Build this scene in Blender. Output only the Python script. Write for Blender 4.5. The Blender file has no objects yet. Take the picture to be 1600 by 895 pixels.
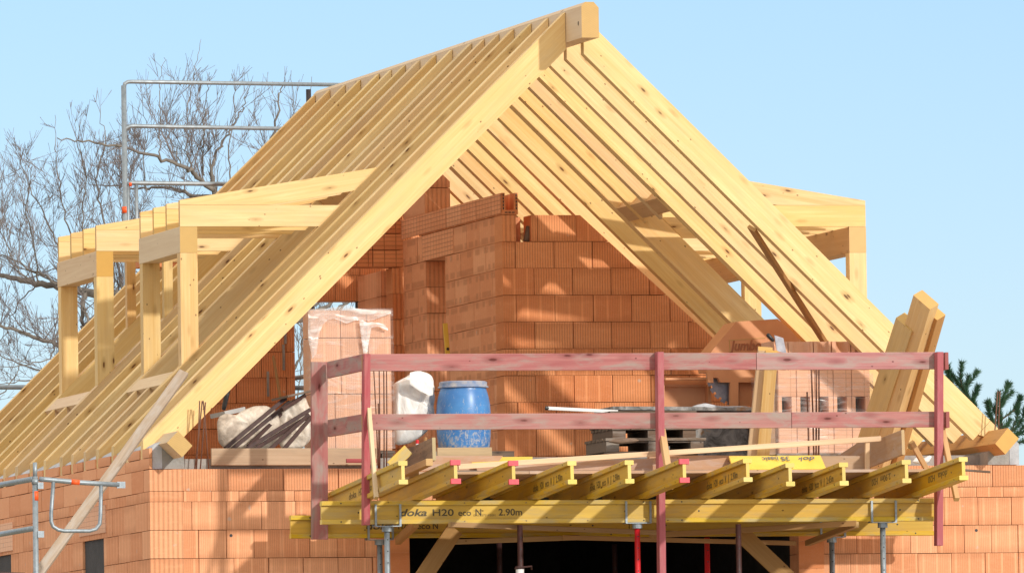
import bpy, bmesh, math, random
from mathutils import Vector, Matrix, noise
random.seed(7)
R = math.radians
S = bpy.context.scene
C = S.collection

# ------------------------------------------------------------------ camera
CAM = Vector((-20.562, -96.125, 1.532))
YAW, PITCH, ROLL, FPX = R(13.941), R(3.160), R(0.844), 17500.0
_f = Vector((math.sin(YAW)*math.cos(PITCH), math.cos(YAW)*math.cos(PITCH), math.sin(PITCH)))
_r = Vector((math.cos(YAW), -math.sin(YAW), 0))
_u = _r.cross(_f)
_r2 = _r*math.cos(ROLL) - _u*math.sin(ROLL)
_u2 = _r*math.sin(ROLL) + _u*math.cos(ROLL)
cd = bpy.data.cameras.new('camera')
cam = bpy.data.objects.new('camera', cd); C.objects.link(cam)
cd.sensor_width = 36; cd.lens = 36*FPX/1600; cd.clip_start = 1; cd.clip_end = 5000
M = Matrix.Identity(4)
for i in range(3):
    M[i][0] = _r2[i]; M[i][1] = _u2[i]; M[i][2] = -_f[i]; M[i][3] = CAM[i]
cam.matrix_world = M
S.camera = cam
S.render.resolution_x, S.render.resolution_y = 1024, 572

def ray(px, py):
    return _f + _r2*((px-800)/FPX) - _u2*((py-447.5)/FPX)
def at(px, py, y=None, x=None):
    """point of the photograph on a known vertical plane of the site"""
    d = ray(px, py)
    t = (y-CAM.y)/d.y if y is not None else (x-CAM.x)/d.x
    return CAM + d*t

# ------------------------------------------------------------------ world, sun, exposure
SUN = Vector((0.38, -0.86, 0.375)).normalized()
w = bpy.data.worlds.new('World'); S.world = w; w.use_nodes = True
nt = w.node_tree
sky = nt.nodes.new('ShaderNodeTexSky'); sky.sky_type = 'NISHITA'; sky.sun_disc = False
sky.sun_elevation = math.asin(SUN.z); sky.sun_rotation = math.atan2(SUN.x, SUN.y)
sky.air_density = 1.0; sky.dust_density = 0.2; sky.ozone_density = 5.0; sky.altitude = 200
bg = nt.nodes['Background']; bg.inputs[1].default_value = 0.15
# unseen overhead glow added for ambient fill, clear pale blue sky near the horizon
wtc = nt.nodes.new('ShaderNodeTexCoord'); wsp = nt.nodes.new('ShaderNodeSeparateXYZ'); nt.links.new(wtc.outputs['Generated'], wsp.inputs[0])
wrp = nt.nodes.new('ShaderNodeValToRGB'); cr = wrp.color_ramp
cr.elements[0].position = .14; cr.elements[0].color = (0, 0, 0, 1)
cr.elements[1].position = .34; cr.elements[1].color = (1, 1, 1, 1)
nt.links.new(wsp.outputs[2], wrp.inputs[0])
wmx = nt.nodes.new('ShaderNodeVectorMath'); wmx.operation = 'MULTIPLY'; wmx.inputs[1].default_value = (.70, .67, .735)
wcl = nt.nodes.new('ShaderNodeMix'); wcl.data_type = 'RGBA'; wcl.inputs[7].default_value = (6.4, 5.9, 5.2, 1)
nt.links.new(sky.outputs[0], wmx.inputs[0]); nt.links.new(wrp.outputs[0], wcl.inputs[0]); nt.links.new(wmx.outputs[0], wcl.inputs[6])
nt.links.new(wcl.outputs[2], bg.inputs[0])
sd = bpy.data.lights.new('sun', 'SUN'); sd.energy = 2.15; sd.angle = R(1.6); sd.color = (1.0, 0.95, 0.86)
so = bpy.data.objects.new('sun', sd); C.objects.link(so)
so.rotation_euler = (-SUN).to_track_quat('-Z', 'Y').to_euler()
so.location = (10, -10, 30)
S.view_settings.view_transform = 'Standard'; S.view_settings.look = 'None'
S.view_settings.exposure = 0.38; S.view_settings.gamma = 1; S.view_settings.use_curve_mapping = False

# ------------------------------------------------------------------ object helpers
WM = {}
def place(o, mw, parent=None):
    WM[o.name] = mw.copy()
    if parent is not None:
        o.parent = parent
        o.matrix_basis = WM[parent.name].inverted() @ mw
    else:
        o.matrix_basis = mw
    return o
def tag(o, label=None, cat=None, group=None, kind=None):
    if label: o['label'] = label
    if cat: o['category'] = cat
    if group: o['group'] = group
    if kind: o['kind'] = kind
    return o
def thing(name, loc, label, cat, group=None):
    o = bpy.data.objects.new(name, None); C.objects.link(o); o.empty_display_size = .1
    place(o, Matrix.Translation(Vector(loc)))
    return tag(o, label, cat, group)
def mobj(name, verts, faces, mat, parent=None, mw=None, mi=None, rnd=None, typ=None, uvs=None, smooth=False):
    me = bpy.data.meshes.new(name)
    me.from_pydata([tuple(v) for v in verts], [], faces)
    mats = mat if isinstance(mat, (list, tuple)) else [mat]
    for m in mats: me.materials.append(m)
    if mi: me.polygons.foreach_set('material_index', mi)
    if rnd:
        a = me.attributes.new('rnd', 'FLOAT', 'FACE'); a.data.foreach_set('value', rnd)
    if typ:
        a = me.attributes.new('typ', 'FLOAT', 'FACE'); a.data.foreach_set('value', typ)
    if uvs:
        ul = me.uv_layers.new(name='UVMap')
        flat = [c for f in uvs for uv in f for c in uv]
        ul.data.foreach_set('uv', flat)
    if smooth: me.polygons.foreach_set('use_smooth', [True]*len(me.polygons))
    me.update()
    o = bpy.data.objects.new(name, me); C.objects.link(o)
    place(o, mw if mw is not None else Matrix.Identity(4), parent)
    return o
BOXF = [(0,3,2,1),(4,5,6,7),(0,1,5,4),(1,2,6,5),(2,3,7,6),(3,0,4,7)]
def box_pts(x0,x1,y0,y1,z0,z1):
    return [(x0,y0,z0),(x1,y0,z0),(x1,y1,z0),(x0,y1,z0),(x0,y0,z1),(x1,y0,z1),(x1,y1,z1),(x0,y1,z1)]
class MB:
    def __init__(s): s.v=[]; s.f=[]; s.m=[]
    def box(s,x0,x1,y0,y1,z0,z1,m=0):
        b=len(s.v); s.v+=box_pts(x0,x1,y0,y1,z0,z1)
        s.f+=[tuple(i+b for i in f) for f in BOXF]; s.m+=[m]*6; return s
    def xbox(s,mat4,x0,x1,y0,y1,z0,z1,m=0):
        b=len(s.v); s.v+=[tuple(mat4@Vector(p)) for p in box_pts(x0,x1,y0,y1,z0,z1)]
        s.f+=[tuple(i+b for i in f) for f in BOXF]; s.m+=[m]*6; return s
    def prism(s,pts,a0,a1,fn,m=0):
        """pts 2D ring, fn(u,v,a)->3D"""
        b=len(s.v); n=len(pts)
        s.v+=[fn(u,v,a0) for u,v in pts]+[fn(u,v,a1) for u,v in pts]
        s.f.append(tuple(range(b,b+n))[::-1]); s.f.append(tuple(range(b+n,b+2*n)))
        for i in range(n):
            j=(i+1)%n; s.f.append((b+i,b+j,b+n+j,b+n+i))
        s.m+=[m]*(n+2); return s
    def tube(s,pts,r,n=8,m=0,cap=True):
        pts=[Vector(p) for p in pts]; rs=r if isinstance(r,(list,tuple)) else [r]*len(pts)
        b=len(s.v); up=None
        for i,p in enumerate(pts):
            d=(pts[min(i+1,len(pts)-1)]-pts[max(i-1,0)]).normalized()
            if up is None:
                up=d.cross(Vector((0,0,1)))
                if up.length<.1: up=d.cross(Vector((1,0,0)))
                up.normalize()
            else:
                up=(up-d*up.dot(d)).normalized()
            q=d.cross(up)
            for k in range(n):
                a=2*math.pi*k/n
                s.v.append(tuple(p+(up*math.cos(a)+q*math.sin(a))*rs[i]))
        for i in range(len(pts)-1):
            for k in range(n):
                j=(k+1)%n
                s.f.append((b+i*n+k,b+i*n+j,b+(i+1)*n+j,b+(i+1)*n+k)); s.m.append(m)
        if cap:
            s.f.append(tuple(b+k for k in range(n))[::-1]); s.m.append(m)
            e=b+(len(pts)-1)*n; s.f.append(tuple(e+k for k in range(n))); s.m.append(m)
        return s
    def lathe(s,prof,n=40,c=(0,0,0),m=0):
        b=len(s.v)
        for r,z in prof:
            for k in range(n):
                a=2*math.pi*k/n; s.v.append((c[0]+r*math.cos(a),c[1]+r*math.sin(a),c[2]+z))
        for i in range(len(prof)-1):
            for k in range(n):
                j=(k+1)%n; s.f.append((b+i*n+k,b+i*n+j,b+(i+1)*n+j,b+(i+1)*n+k)); s.m.append(m)
        s.f.append(tuple(b+k for k in range(n))[::-1]); s.m.append(m)
        e=b+(len(prof)-1)*n; s.f.append(tuple(e+k for k in range(n))); s.m.append(m)
        return s
    def build(s,name,mat,parent=None,mw=None,smooth=False,**kw):
        return mobj(name,s.v,s.f,mat,parent,mw,mi=s.m,smooth=smooth,**kw)
def fixn(o):
    bm=bmesh.new(); bm.from_mesh(o.data); bmesh.ops.recalc_face_normals(bm,faces=bm.faces); bm.to_mesh(o.data); bm.free(); return o
def frame(A,B,side=None):
    """matrix: local X from A to B, local Y near 'side'"""
    A=Vector(A); B=Vector(B); x=(B-A).normalized()
    s_=Vector(side) if side is not None else Vector((0,1,0))
    if abs(x.dot(s_.normalized()))>.98: s_=Vector((1,0,0))
    z=x.cross(s_).normalized(); y=z.cross(x).normalized()
    m=Matrix.Identity(4)
    for i in range(3): m[i][0]=x[i]; m[i][1]=y[i]; m[i][2]=z[i]; m[i][3]=A[i]
    return m
def beam(name,A,B,w_,h_,mat,parent=None,side=None,bev=.004,warp=0):
    """timber from A to B, w_ across local Y ('side'), h_ across local Z, bevelled long edges"""
    A=Vector(A); B=Vector(B); L=(B-A).length; w2=w_/2; h2=h_/2; b=bev
    ring=[(-w2+b,-h2),(w2-b,-h2),(w2,-h2+b),(w2,h2-b),(w2-b,h2),(-w2+b,h2),(-w2,h2-b),(-w2,-h2+b)]
    mb=MB(); n=8 if warp else 1; vs=[]; fs=[]
    for i in range(n+1):
        t=i/n; off=warp*math.sin(math.pi*t)
        for u,v in ring: vs.append((L*t,u,v+off))
    k=len(ring)
    for i in range(n):
        for j in range(k):
            j2=(j+1)%k; fs.append((i*k+j,i*k+j2,(i+1)*k+j2,(i+1)*k+j))
    fs.append(tuple(range(k))[::-1]); fs.append(tuple(range(n*k,n*k+k)))
    return fixn(mobj(name,vs,fs,mat,parent,frame(A,B,side)))
def prism_xz(name,pts,y0,y1,ang,mat,parent=None,mi_end=None):
    """outline in world XZ extruded along Y; object's local X lies along ang (radians in XZ)"""
    o0=Vector((pts[0][0],y0,pts[0][1]))
    m=Matrix.Translation(o0) @ Matrix.Rotation(-ang,4,'Y')
    mb=MB(); inv=m.inverted()
    mb.prism(pts,y0,y1,lambda u,v,a: tuple(inv@Vector((u,a,v))))
    return fixn(mb.build(name,mat,parent,m))
def text_obj(name,txt,size,mat,parent,origin,xdir,ydir,shear=0,sx=1.0,ext=.0006,bold=0,spacing=1.0):
    cu=bpy.data.curves.new(name,'FONT'); cu.body=txt; cu.size=size; cu.extrude=ext; cu.shear=shear; cu.offset=bold; cu.space_character=spacing
    cu.resolution_u=4
    to=bpy.data.objects.new('tmp',cu); C.objects.link(to)
    dg=bpy.context.evaluated_depsgraph_get(); me=bpy.data.meshes.new_from_object(to.evaluated_get(dg)); me.name=name
    bpy.data.objects.remove(to)
    me.materials.clear(); me.materials.append(mat)
    for v in me.vertices: v.co.x*=sx
    o=bpy.data.objects.new(name,me); C.objects.link(o)
    x=Vector(xdir).normalized(); y=Vector(ydir).normalized(); z=x.cross(y)
    m=Matrix.Identity(4)
    for i in range(3): m[i][0]=x[i]; m[i][1]=y[i]; m[i][2]=z[i]; m[i][3]=origin[i]
    return place(o,m,parent)

# ------------------------------------------------------------------ material helpers
class NT:
    def __init__(s,name):
        s.mat=bpy.data.materials.new(name); s.mat.use_nodes=True; s.t=s.mat.node_tree; s.t.nodes.clear()
        s.out=s.t.nodes.new('ShaderNodeOutputMaterial'); s.b=s.t.nodes.new('ShaderNodeBsdfPrincipled')
        s.t.links.new(s.b.outputs[0],s.out.inputs[0])
    def n(s,t,**kw):
        x=s.t.nodes.new(t)
        for k,v in kw.items():
            if k.startswith('i'):
                try: key=int(k[1:])
                except ValueError: key=k
                x.inputs[key].default_value=v
            else: setattr(x,k,v)
        return x
    def l(s,a,b): s.t.links.new(a,b)
    def set(s,inp,v):
        if hasattr(v,'links') or hasattr(v,'is_output'): s.l(v,s.b.inputs[inp])
        else: s.b.inputs[inp].default_value=v
    def math(s,op,a,b=None,c=None,clamp=False):
        x=s.n('ShaderNodeMath',operation=op,use_clamp=clamp)
        for i,v in enumerate((a,b,c)):
            if v is None: continue
            if isinstance(v,(int,float)): x.inputs[i].default_value=v
            else: s.l(v,x.inputs[i])
        return x.outputs[0]
    def ramp(s,fac,stops,interp='LINEAR'):
        x=s.n('ShaderNodeValToRGB'); cr=x.color_ramp; cr.interpolation=interp
        while len(cr.elements)>1: cr.elements.remove(cr.elements[0])
        cr.elements[0].position=stops[0][0]; cr.elements[0].color=tuple(stops[0][1])+(1,)
        for p,c in stops[1:]:
            e=cr.elements.new(p); e.color=tuple(c)+(1,)
        s.l(fac,x.inputs[0]); return x.outputs[0]
    def mix(s,fac,a,b,blend='MIX'):
        x=s.n('ShaderNodeMix',data_type='RGBA',blend_type=blend)
        for i,v in ((0,fac),(6,a),(7,b)):
            if isinstance(v,(int,float)): x.inputs[i].default_value=v
            elif isinstance(v,tuple): x.inputs[i].default_value=v+(1,) if len(v)==3 else v
            else: s.l(v,x.inputs[i])
        return x.outputs[2]
    def noise(s,vec,scale,detail=4,rough=.55,dist=0):
        x=s.n('ShaderNodeTexNoise'); x.inputs['Scale'].default_value=scale; x.inputs['Detail'].default_value=detail
        x.inputs['Roughness'].default_value=rough; x.inputs['Distortion'].default_value=dist
        if vec is not None: s.l(vec,x.inputs['Vector'])
        return x.outputs[0]
    def mapping(s,vec,scale=(1,1,1),loc=(0,0,0)):
        x=s.n('ShaderNodeMapping'); x.inputs['Scale'].default_value=scale; x.inputs['Location'].default_value=loc
        s.l(vec,x.inputs[0]); return x.outputs[0]
    def objco(s,k=31.0):
        tc=s.n('ShaderNodeTexCoord'); oi=s.n('ShaderNodeObjectInfo')
        vm=s.n('ShaderNodeVectorMath',operation='MULTIPLY_ADD')
        cx=s.n('ShaderNodeCombineXYZ')
        for i,f in enumerate((1.0,1.7,2.3)): s.l(s.math('MULTIPLY',oi.outputs['Random'],f*k),cx.inputs[i])
        vm2=s.n('ShaderNodeVectorMath',operation='ADD'); s.l(tc.outputs['Object'],vm2.inputs[0]); s.l(cx.outputs[0],vm2.inputs[1])
        s.rand=oi.outputs['Random']; s.tc=tc
        return vm2.outputs[0]
    def bump(s,h,strength=.3,dist=.003):
        x=s.n('ShaderNodeBump'); x.inputs['Strength'].default_value=strength; x.inputs['Distance'].default_value=dist
        s.l(h,x.inputs['Height']); s.l(x.outputs[0],s.b.inputs['Normal'])
def plain(name,col,rough=.6,metal=0,var=.12,nscale=6,col2=None,bump=0):
    m=NT(name); v=m.objco(); nz=m.noise(v,nscale,5)
    c2=col2 if col2 else tuple(c*(1-var*2) for c in col)
    m.set('Base Color',m.ramp(nz,[(.3,c2),(.7,col)])); m.set('Roughness',rough); m.set('Metallic',metal)
    if bump: m.bump(m.noise(v,nscale*6,4),bump,.004)
    return m.mat
def wood(name,light,dark,knot=(.16,.07,.025),end=None,knots=.10,vary=.12,rough=.62,stain=None,stain_amt=.5,kdens=1.0,grain=1.0,speck=True):
    m=NT(name); v=m.objco()
    g1=m.noise(m.mapping(v,(.55,9*grain,9*grain)),1.6,6,.6,.6)
    g2=m.noise(m.mapping(v,(1.2,75*grain,75*grain)),1.0,3,.6,.2)
    big=m.noise(m.mapping(v,(.8,1.5,1.5)),1.0,3)
    f=m.math('ADD',m.math('MULTIPLY',g1,.62),m.math('MULTIPLY',g2,.38))
    col=m.ramp(f,[(.34,dark),(.50,tuple((a+b)/2 for a,b in zip(light,dark))),(.64,light)])
    col=m.mix(m.ramp(big,[(.35,(0,0,0)),(.75,(.55,.55,.55))]),col,tuple(a*.9+b*.1 for a,b in zip(dark,light)))
    if stain:
        st=m.noise(m.mapping(v,(1.6,7,7)),1.7,6,.68,.4)
        col=m.mix(m.ramp(st,[(.46,(0,0,0)),(.66,(stain_amt,)*3)]),col,stain)
    # knots with darker halo
    vo=m.n('ShaderNodeTexVoronoi',feature='F1'); vo.inputs['Scale'].default_value=1.0; vo.inputs['Randomness'].default_value=1
    m.l(m.mapping(v,(1.9*kdens,6.0*kdens,6.0*kdens)),vo.inputs['Vector'])
    d=m.math('ADD',vo.outputs['Distance'],m.math('MULTIPLY',m.math('SUBTRACT',m.noise(v,25,3),.5),.05))
    halo=m.ramp(d,[(knots*.6,(.75,.75,.75)),(knots*2.0,(0,0,0))])
    core=m.ramp(d,[(knots*.45,(1,1,1)),(knots*.75,(0,0,0))])
    col=m.mix(halo,col,tuple(a*.55+b*.45 for a,b in zip(dark,knot)))
    col=m.mix(core,col,knot)
    if speck:
        vo2=m.n('ShaderNodeTexVoronoi'); vo2.inputs['Scale'].default_value=1.0
        m.l(m.mapping(v,(7,11,11),(3,5,9)),vo2.inputs['Vector'])
        sp=m.ramp(vo2.outputs['Distance'],[(.055,(.8,.8,.8)),(.085,(0,0,0))])
        col=m.mix(sp,col,tuple(c*.8 for c in knot))
    # end grain
    if end is None: end=tuple(c*.75 for c in dark)
    ge=m.n('ShaderNodeNewGeometry'); vt=m.n('ShaderNodeVectorTransform',vector_type='NORMAL',convert_from='WORLD',convert_to='OBJECT')
    m.l(ge.outputs['Normal'],vt.inputs[0]); sx=m.n('ShaderNodeSeparateXYZ'); m.l(vt.outputs[0],sx.inputs[0])
    em=m.math('GREATER_THAN',m.math('ABSOLUTE',sx.outputs[0]),.9)
    rings=m.n('ShaderNodeTexWave',wave_type='RINGS',rings_direction='X'); rings.inputs['Scale'].default_value=22; rings.inputs['Distortion'].default_value=3
    m.l(v,rings.inputs['Vector'])
    ecol=m.mix(m.math('MULTIPLY',rings.outputs[0],.35),end,tuple(c*.72 for c in end))
    ecol=m.mix(m.math('MULTIPLY',m.noise(v,16,4),.5),ecol,tuple(c*1.25 for c in end))
    col=m.mix(em,col,ecol)
    hs=m.n('ShaderNodeHueSaturation'); hs.inputs['Fac'].default_value=1
    m.l(m.math('MULTIPLY_ADD',m.rand,vary*2,1-vary),hs.inputs['Value'])
    fr=m.math('FRACT',m.math('MULTIPLY',m.rand,7.3)); m.l(m.math('MULTIPLY_ADD',fr,.16,.92),hs.inputs['Saturation'])
    fr2=m.math('FRACT',m.math('MULTIPLY',m.rand,13.7)); m.l(m.math('MULTIPLY_ADD',fr2,.012,.494),hs.inputs['Hue'])
    m.l(col,hs.inputs['Color']); m.set('Base Color',hs.outputs[0]); m.set('Roughness',rough)
    m.b.inputs['Specular IOR Level'].default_value=.25
    m.bump(m.math('ADD',g2,m.math('MULTIPLY',core,-.7)),.22,.002)
    return m.mat
def brick(name,hi,lo,gs=.85):
    """clay block: attr typ 0 fine ribs, 1 coarse ribs (jambs, cut ends), 2 smooth with dry patches, 3 scored grid, 4 strong ribs, 5 plain dark top"""
    m=NT(name)
    uv=m.n('ShaderNodeUVMap',uv_map='UVMap'); sp=m.n('ShaderNodeSeparateXYZ'); m.l(uv.outputs[0],sp.inputs[0]); u,v_=sp.outputs[0],sp.outputs[1]
    rn=m.n('ShaderNodeAttribute',attribute_name='rnd').outputs['Fac']; ty=m.n('ShaderNodeAttribute',attribute_name='typ').outputs['Fac']
    tc=m.n('ShaderNodeTexCoord'); ob=tc.outputs['Object']
    def is_(k): return m.math('COMPARE',ty,float(k),.3)
    def groove(pitch,lo_,hi_):
        tri=m.math('PINGPONG',m.math('ADD',u,m.math('MULTIPLY',rn,.013)),pitch/2)
        return m.ramp(m.math('DIVIDE',tri,pitch/2),[(lo_,(1,1,1)),(hi_,(0,0,0))])
    fine=groove(.0165,.10,.45); strong=groove(.0245,.18,.55); coarse=groove(.043,.22,.60)
    # smooth bands inside fine-ribbed blocks
    ub=m.math('PINGPONG',m.math('ADD',u,m.math('MULTIPLY',m.math('FRACT',m.math('MULTIPLY',rn,17.3)),.09)),.0625)
    band=m.ramp(m.math('DIVIDE',ub,.0625),[(.84,(0,0,0)),(.88,(1,1,1))])
    big=m.noise(ob,2.2,4,.6); med=m.noise(ob,14,5,.6); sm=m.noise(ob,80,3,.6)
    tone=m.math('ADD',m.math('MULTIPLY',rn,.55),m.math('ADD',m.math('MULTIPLY',big,.35),m.math('MULTIPLY',med,.25)))
    col=m.ramp(tone,[(.22,lo),(.62,tuple((a+b)/2 for a,b in zip(hi,lo))),(.95,hi)])
    gr=m.math('MULTIPLY',m.math('MULTIPLY',fine,is_(0)),m.math('SUBTRACT',1.0,band))
    g=m.math('ADD',m.math('MULTIPLY',gr,.55),m.math('MULTIPLY',m.math('MULTIPLY',strong,is_(4)),.85))
    g=m.math('ADD',g,m.math('MULTIPLY',m.math('MULTIPLY',coarse,is_(1)),.85))
    col=m.mix(m.math('MULTIPLY',g,.5),col,tuple(c*.45 for c in lo))
    col=m.mix(m.math('MULTIPLY',m.math('MULTIPLY',band,is_(0)),.5),col,tuple(min(1,c*1.12) for c in hi))
    # typ 2: panels with drying marks near top and bottom
    pu=m.n('ShaderNodeTexWhiteNoise',noise_dimensions='2D'); cx=m.n('ShaderNodeCombineXYZ')
    cell=m.math('FLOOR',m.math('DIVIDE',u,.085)); m.l(cell,cx.inputs[0])
    m.l(m.math('ADD',m.math('MULTIPLY',rn,91),m.math('FLOOR',m.math('DIVIDE',v_,.083))),cx.inputs[1]); m.l(cx.outputs[0],pu.inputs[0])
    cellf=m.math('PINGPONG',u,.0425)
    line2=m.ramp(m.math('DIVIDE',cellf,.0425),[(.02,(1,1,1)),(.07,(0,0,0))])
    dv=m.math('ABSOLUTE',m.math('SUBTRACT',v_,.125))
    edge=m.ramp(m.math('DIVIDE',m.math('ADD',dv,m.math('MULTIPLY',m.math('SUBTRACT',med,.5),.02)),.125),[(.38,(0,0,0)),(.48,(1,1,1)),(.84,(1,1,1)),(.92,(0,0,0))])
    patch=m.math('MULTIPLY',m.math('MULTIPLY',edge,m.math('GREATER_THAN',pu.outputs[0],.42)),is_(2))
    col=m.mix(m.math('MULTIPLY',patch,.45),col,tuple(c*.62 for c in lo))
    col=m.mix(m.math('MULTIPLY',m.math('MULTIPLY',line2,is_(2)),.28),col,tuple(c*.6 for c in lo))
    # typ 3: scored grid
    gu=m.ramp(m.math('DIVIDE',m.math('PINGPONG',u,.0575),.0575),[(.05,(1,1,1)),(.12,(0,0,0))])
    gv=m.ramp(m.math('DIVIDE',m.math('PINGPONG',v_,.0205),.0205),[(.03,(1,1,1)),(.17,(0,0,0))])
    grid=m.math('MULTIPLY',m.math('MAXIMUM',m.math('MULTIPLY',gu,.7),gv),is_(3))
    col=m.mix(m.math('MULTIPLY',grid,gs),col,tuple(c*.30 for c in lo))
    # dust, scuffs
    du=m.noise(m.mapping(ob,(3,3,9)),2.0,6,.7)
    col=m.mix(m.ramp(du,[(.52,(0,0,0)),(.75,(.35,.35,.35))]),col,tuple(min(1,c*1.05+.05) for c in hi))
    col=m.mix(m.math('MULTIPLY',m.math('SUBTRACT',sm,.5),.35),col,(.9,.75,.6))
    hv=m.math('DIVIDE',m.math('ABSOLUTE',m.math('SUBTRACT',v_,.122)),.125)
    halo=m.ramp(m.math('ADD',hv,m.math('MULTIPLY',m.math('SUBTRACT',big,.5),1.1)),[(.45,(0,0,0)),(.85,(1,1,1))])
    hm=m.math('MULTIPLY',halo,m.math('GREATER_THAN',m.math('FRACT',m.math('MULTIPLY',rn,5.7)),.35))
    col=m.mix(m.math('MULTIPLY',hm,.34),col,tuple(c*.70 for c in lo))
    ch=m.n('ShaderNodeTexVoronoi'); ch.inputs['Scale'].default_value=4.5; m.l(ob,ch.inputs['Vector'])
    cm=m.ramp(m.math('ADD',ch.outputs['Distance'],m.math('MULTIPLY',m.math('SUBTRACT',med,.5),.5)),[(.02,(1,1,1)),(.07,(0,0,0))])
    col=m.mix(m.math('MULTIPLY',cm,.65),col,(.60,.47,.38))
    m.set('Base Color',col); m.set('Roughness',.88); m.b.inputs['Specular IOR Level'].default_value=.15
    h=m.math('SUBTRACT',m.math('MULTIPLY',sm,.15),m.math('ADD',g,m.math('MULTIPLY',grid,.6)))
    m.bump(h,.55,.004)
    return m.mat
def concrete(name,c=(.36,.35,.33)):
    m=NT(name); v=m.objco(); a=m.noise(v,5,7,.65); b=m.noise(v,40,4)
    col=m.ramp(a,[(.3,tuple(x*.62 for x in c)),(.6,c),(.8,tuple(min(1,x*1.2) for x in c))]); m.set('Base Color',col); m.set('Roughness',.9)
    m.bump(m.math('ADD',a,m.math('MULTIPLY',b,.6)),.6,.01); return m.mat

SPR=wood('spruce',(.85,.645,.325),(.70,.445,.17),end=(.56,.34,.11),knots=.125,vary=.12,kdens=1.45,stain=(.62,.44,.24),stain_amt=.35)
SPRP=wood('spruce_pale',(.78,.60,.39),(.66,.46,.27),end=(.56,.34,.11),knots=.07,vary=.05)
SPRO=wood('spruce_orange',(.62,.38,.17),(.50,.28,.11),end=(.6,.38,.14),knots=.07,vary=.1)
PINK=wood('pink_board',(.51,.25,.23),(.35,.12,.12),knot=(.13,.04,.035),end=(.36,.13,.12),knots=.17,vary=.10,stain=(.36,.28,.25),stain_amt=1.0,kdens=1.5,rough=.8)
REDP=wood('red_painted_batten',(.47,.13,.135),(.37,.085,.095),knot=(.12,.03,.03),end=(.28,.10,.08),knots=.06,vary=.05,stain=(.48,.24,.22),stain_amt=.5,rough=.7)
GREYW=wood('weathered_plank',(.44,.34,.25),(.26,.19,.13),knot=(.10,.07,.05),end=(.4,.33,.25),knots=.05,vary=.05,stain=(.42,.38,.34),stain_amt=.7,rough=.9)
BRN=wood('brown_batten',(.46,.28,.13),(.33,.18,.075),end=(.55,.36,.16),knots=.06,vary=.14,rough=.75)
TAN=wood('tan_board',(.56,.42,.27),(.42,.29,.17),knot=(.15,.09,.05),end=(.5,.38,.24),knots=.05,vary=.06,stain=(.34,.26,.18),stain_amt=.5,rough=.8)
DIRTY=wood('dirty_plank',(.36,.25,.17),(.22,.14,.09),knot=(.04,.03,.02),end=(.45,.36,.2),knots=.07,vary=.1,stain=(.10,.08,.07),stain_amt=.7,rough=.85)
PLY=wood('ply_panel',(.50,.33,.21),(.42,.26,.16),knot=(.2,.12,.08),end=(.5,.35,.2),knots=.03,vary=.10,stain=(.48,.40,.36),stain_amt=.6,rough=.7)
YEL=wood('yellow_formwork_timber',(.72,.49,.07),(.56,.35,.04),knot=(.15,.08,.01),end=(.70,.55,.16),knots=.05,vary=.09,stain=(.42,.36,.22),stain_amt=.75,rough=.5,kdens=.9)
YELW=wood('yellow_formwork_web',(.70,.46,.075),(.52,.31,.045),knot=(.12,.06,.01),end=(.68,.52,.15),knots=.06,vary=.09,stain=(.42,.30,.13),stain_amt=.6,rough=.5,kdens=.9,grain=.6)
YELP=plain('yellow_panel_face',(.86,.62,.10),.45,col2=(.80,.52,.06),nscale=4)
OLD=wood('old_pallet_wood',(.20,.14,.10),(.10,.065,.045),knot=(.03,.02,.02),end=(.16,.12,.09),knots=.06,vary=.25,stain=(.30,.27,.24),stain_amt=.7,rough=.9)
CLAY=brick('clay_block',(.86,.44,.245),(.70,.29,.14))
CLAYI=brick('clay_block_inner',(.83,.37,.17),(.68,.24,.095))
CLAYP=brick('clay_block_pale',(.86,.52,.35),(.76,.42,.27),.38)
CONC=concrete('concrete'); LIME=concrete('pale_render',(.56,.58,.62))
GALV=plain('galvanised_steel',(.36,.41,.45),.5,.6,nscale=22,col2=(.24,.28,.31),bump=.2)
REDM=plain('red_paint',(.72,.02,.03),.35,nscale=4)
ORM=plain('orange_sticker',(.95,.12,.02),.5)
REDC=plain('red_plastic_cap',(.70,.03,.06),.45,col2=(.62,.07,.09),nscale=30)
RUSTP=plain('brown_painted_steel',(.075,.030,.028),.45,.1,nscale=20,col2=(.045,.018,.018))
BARM=plain('dark_brown_bar_steel',(.035,.014,.012),.5,nscale=20,col2=(.07,.03,.025)); DARKST=plain('dark_steel',(.06,.05,.055),.5,.5,nscale=20)
REBAR=plain('rusty_rebar',(.22,.10,.06),.8,.2,nscale=60,col2=(.10,.05,.04))
BLK=plain('black_print',(.035,.028,.015),.6,nscale=60,col2=(.12,.085,.03)); JPR=plain('worn_print',(.10,.07,.02),.6,nscale=50,col2=(.22,.15,.04)); FADE=plain('faded_print',(.25,.15,.03),.6); GREYP=plain('grey_print',(.14,.15,.19),.6)
BLKP=plain('black_plastic',(.02,.02,.022),.4)
WHITE=plain('white_plastic',(.8,.8,.8),.35,nscale=8,col2=(.72,.72,.72))
ORANGE=plain('orange_machine_paint',(.66,.30,.13),.5,nscale=5,col2=(.58,.24,.10))
STEEL=plain('saw_blade_steel',(.40,.40,.43),.4,.6,nscale=14,col2=(.22,.22,.25))
# stained steel sheet
m=NT('stained_steel'); v=m.objco(); a=m.noise(v,7,7,.65,.8)
m.set('Base Color',m.ramp(a,[(.38,(.10,.095,.09)),(.52,(.28,.27,.26)),(.6,(.42,.40,.38)),(.68,(.42,.24,.12))])); m.set('Roughness',.7); STAIN=m.mat
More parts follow.
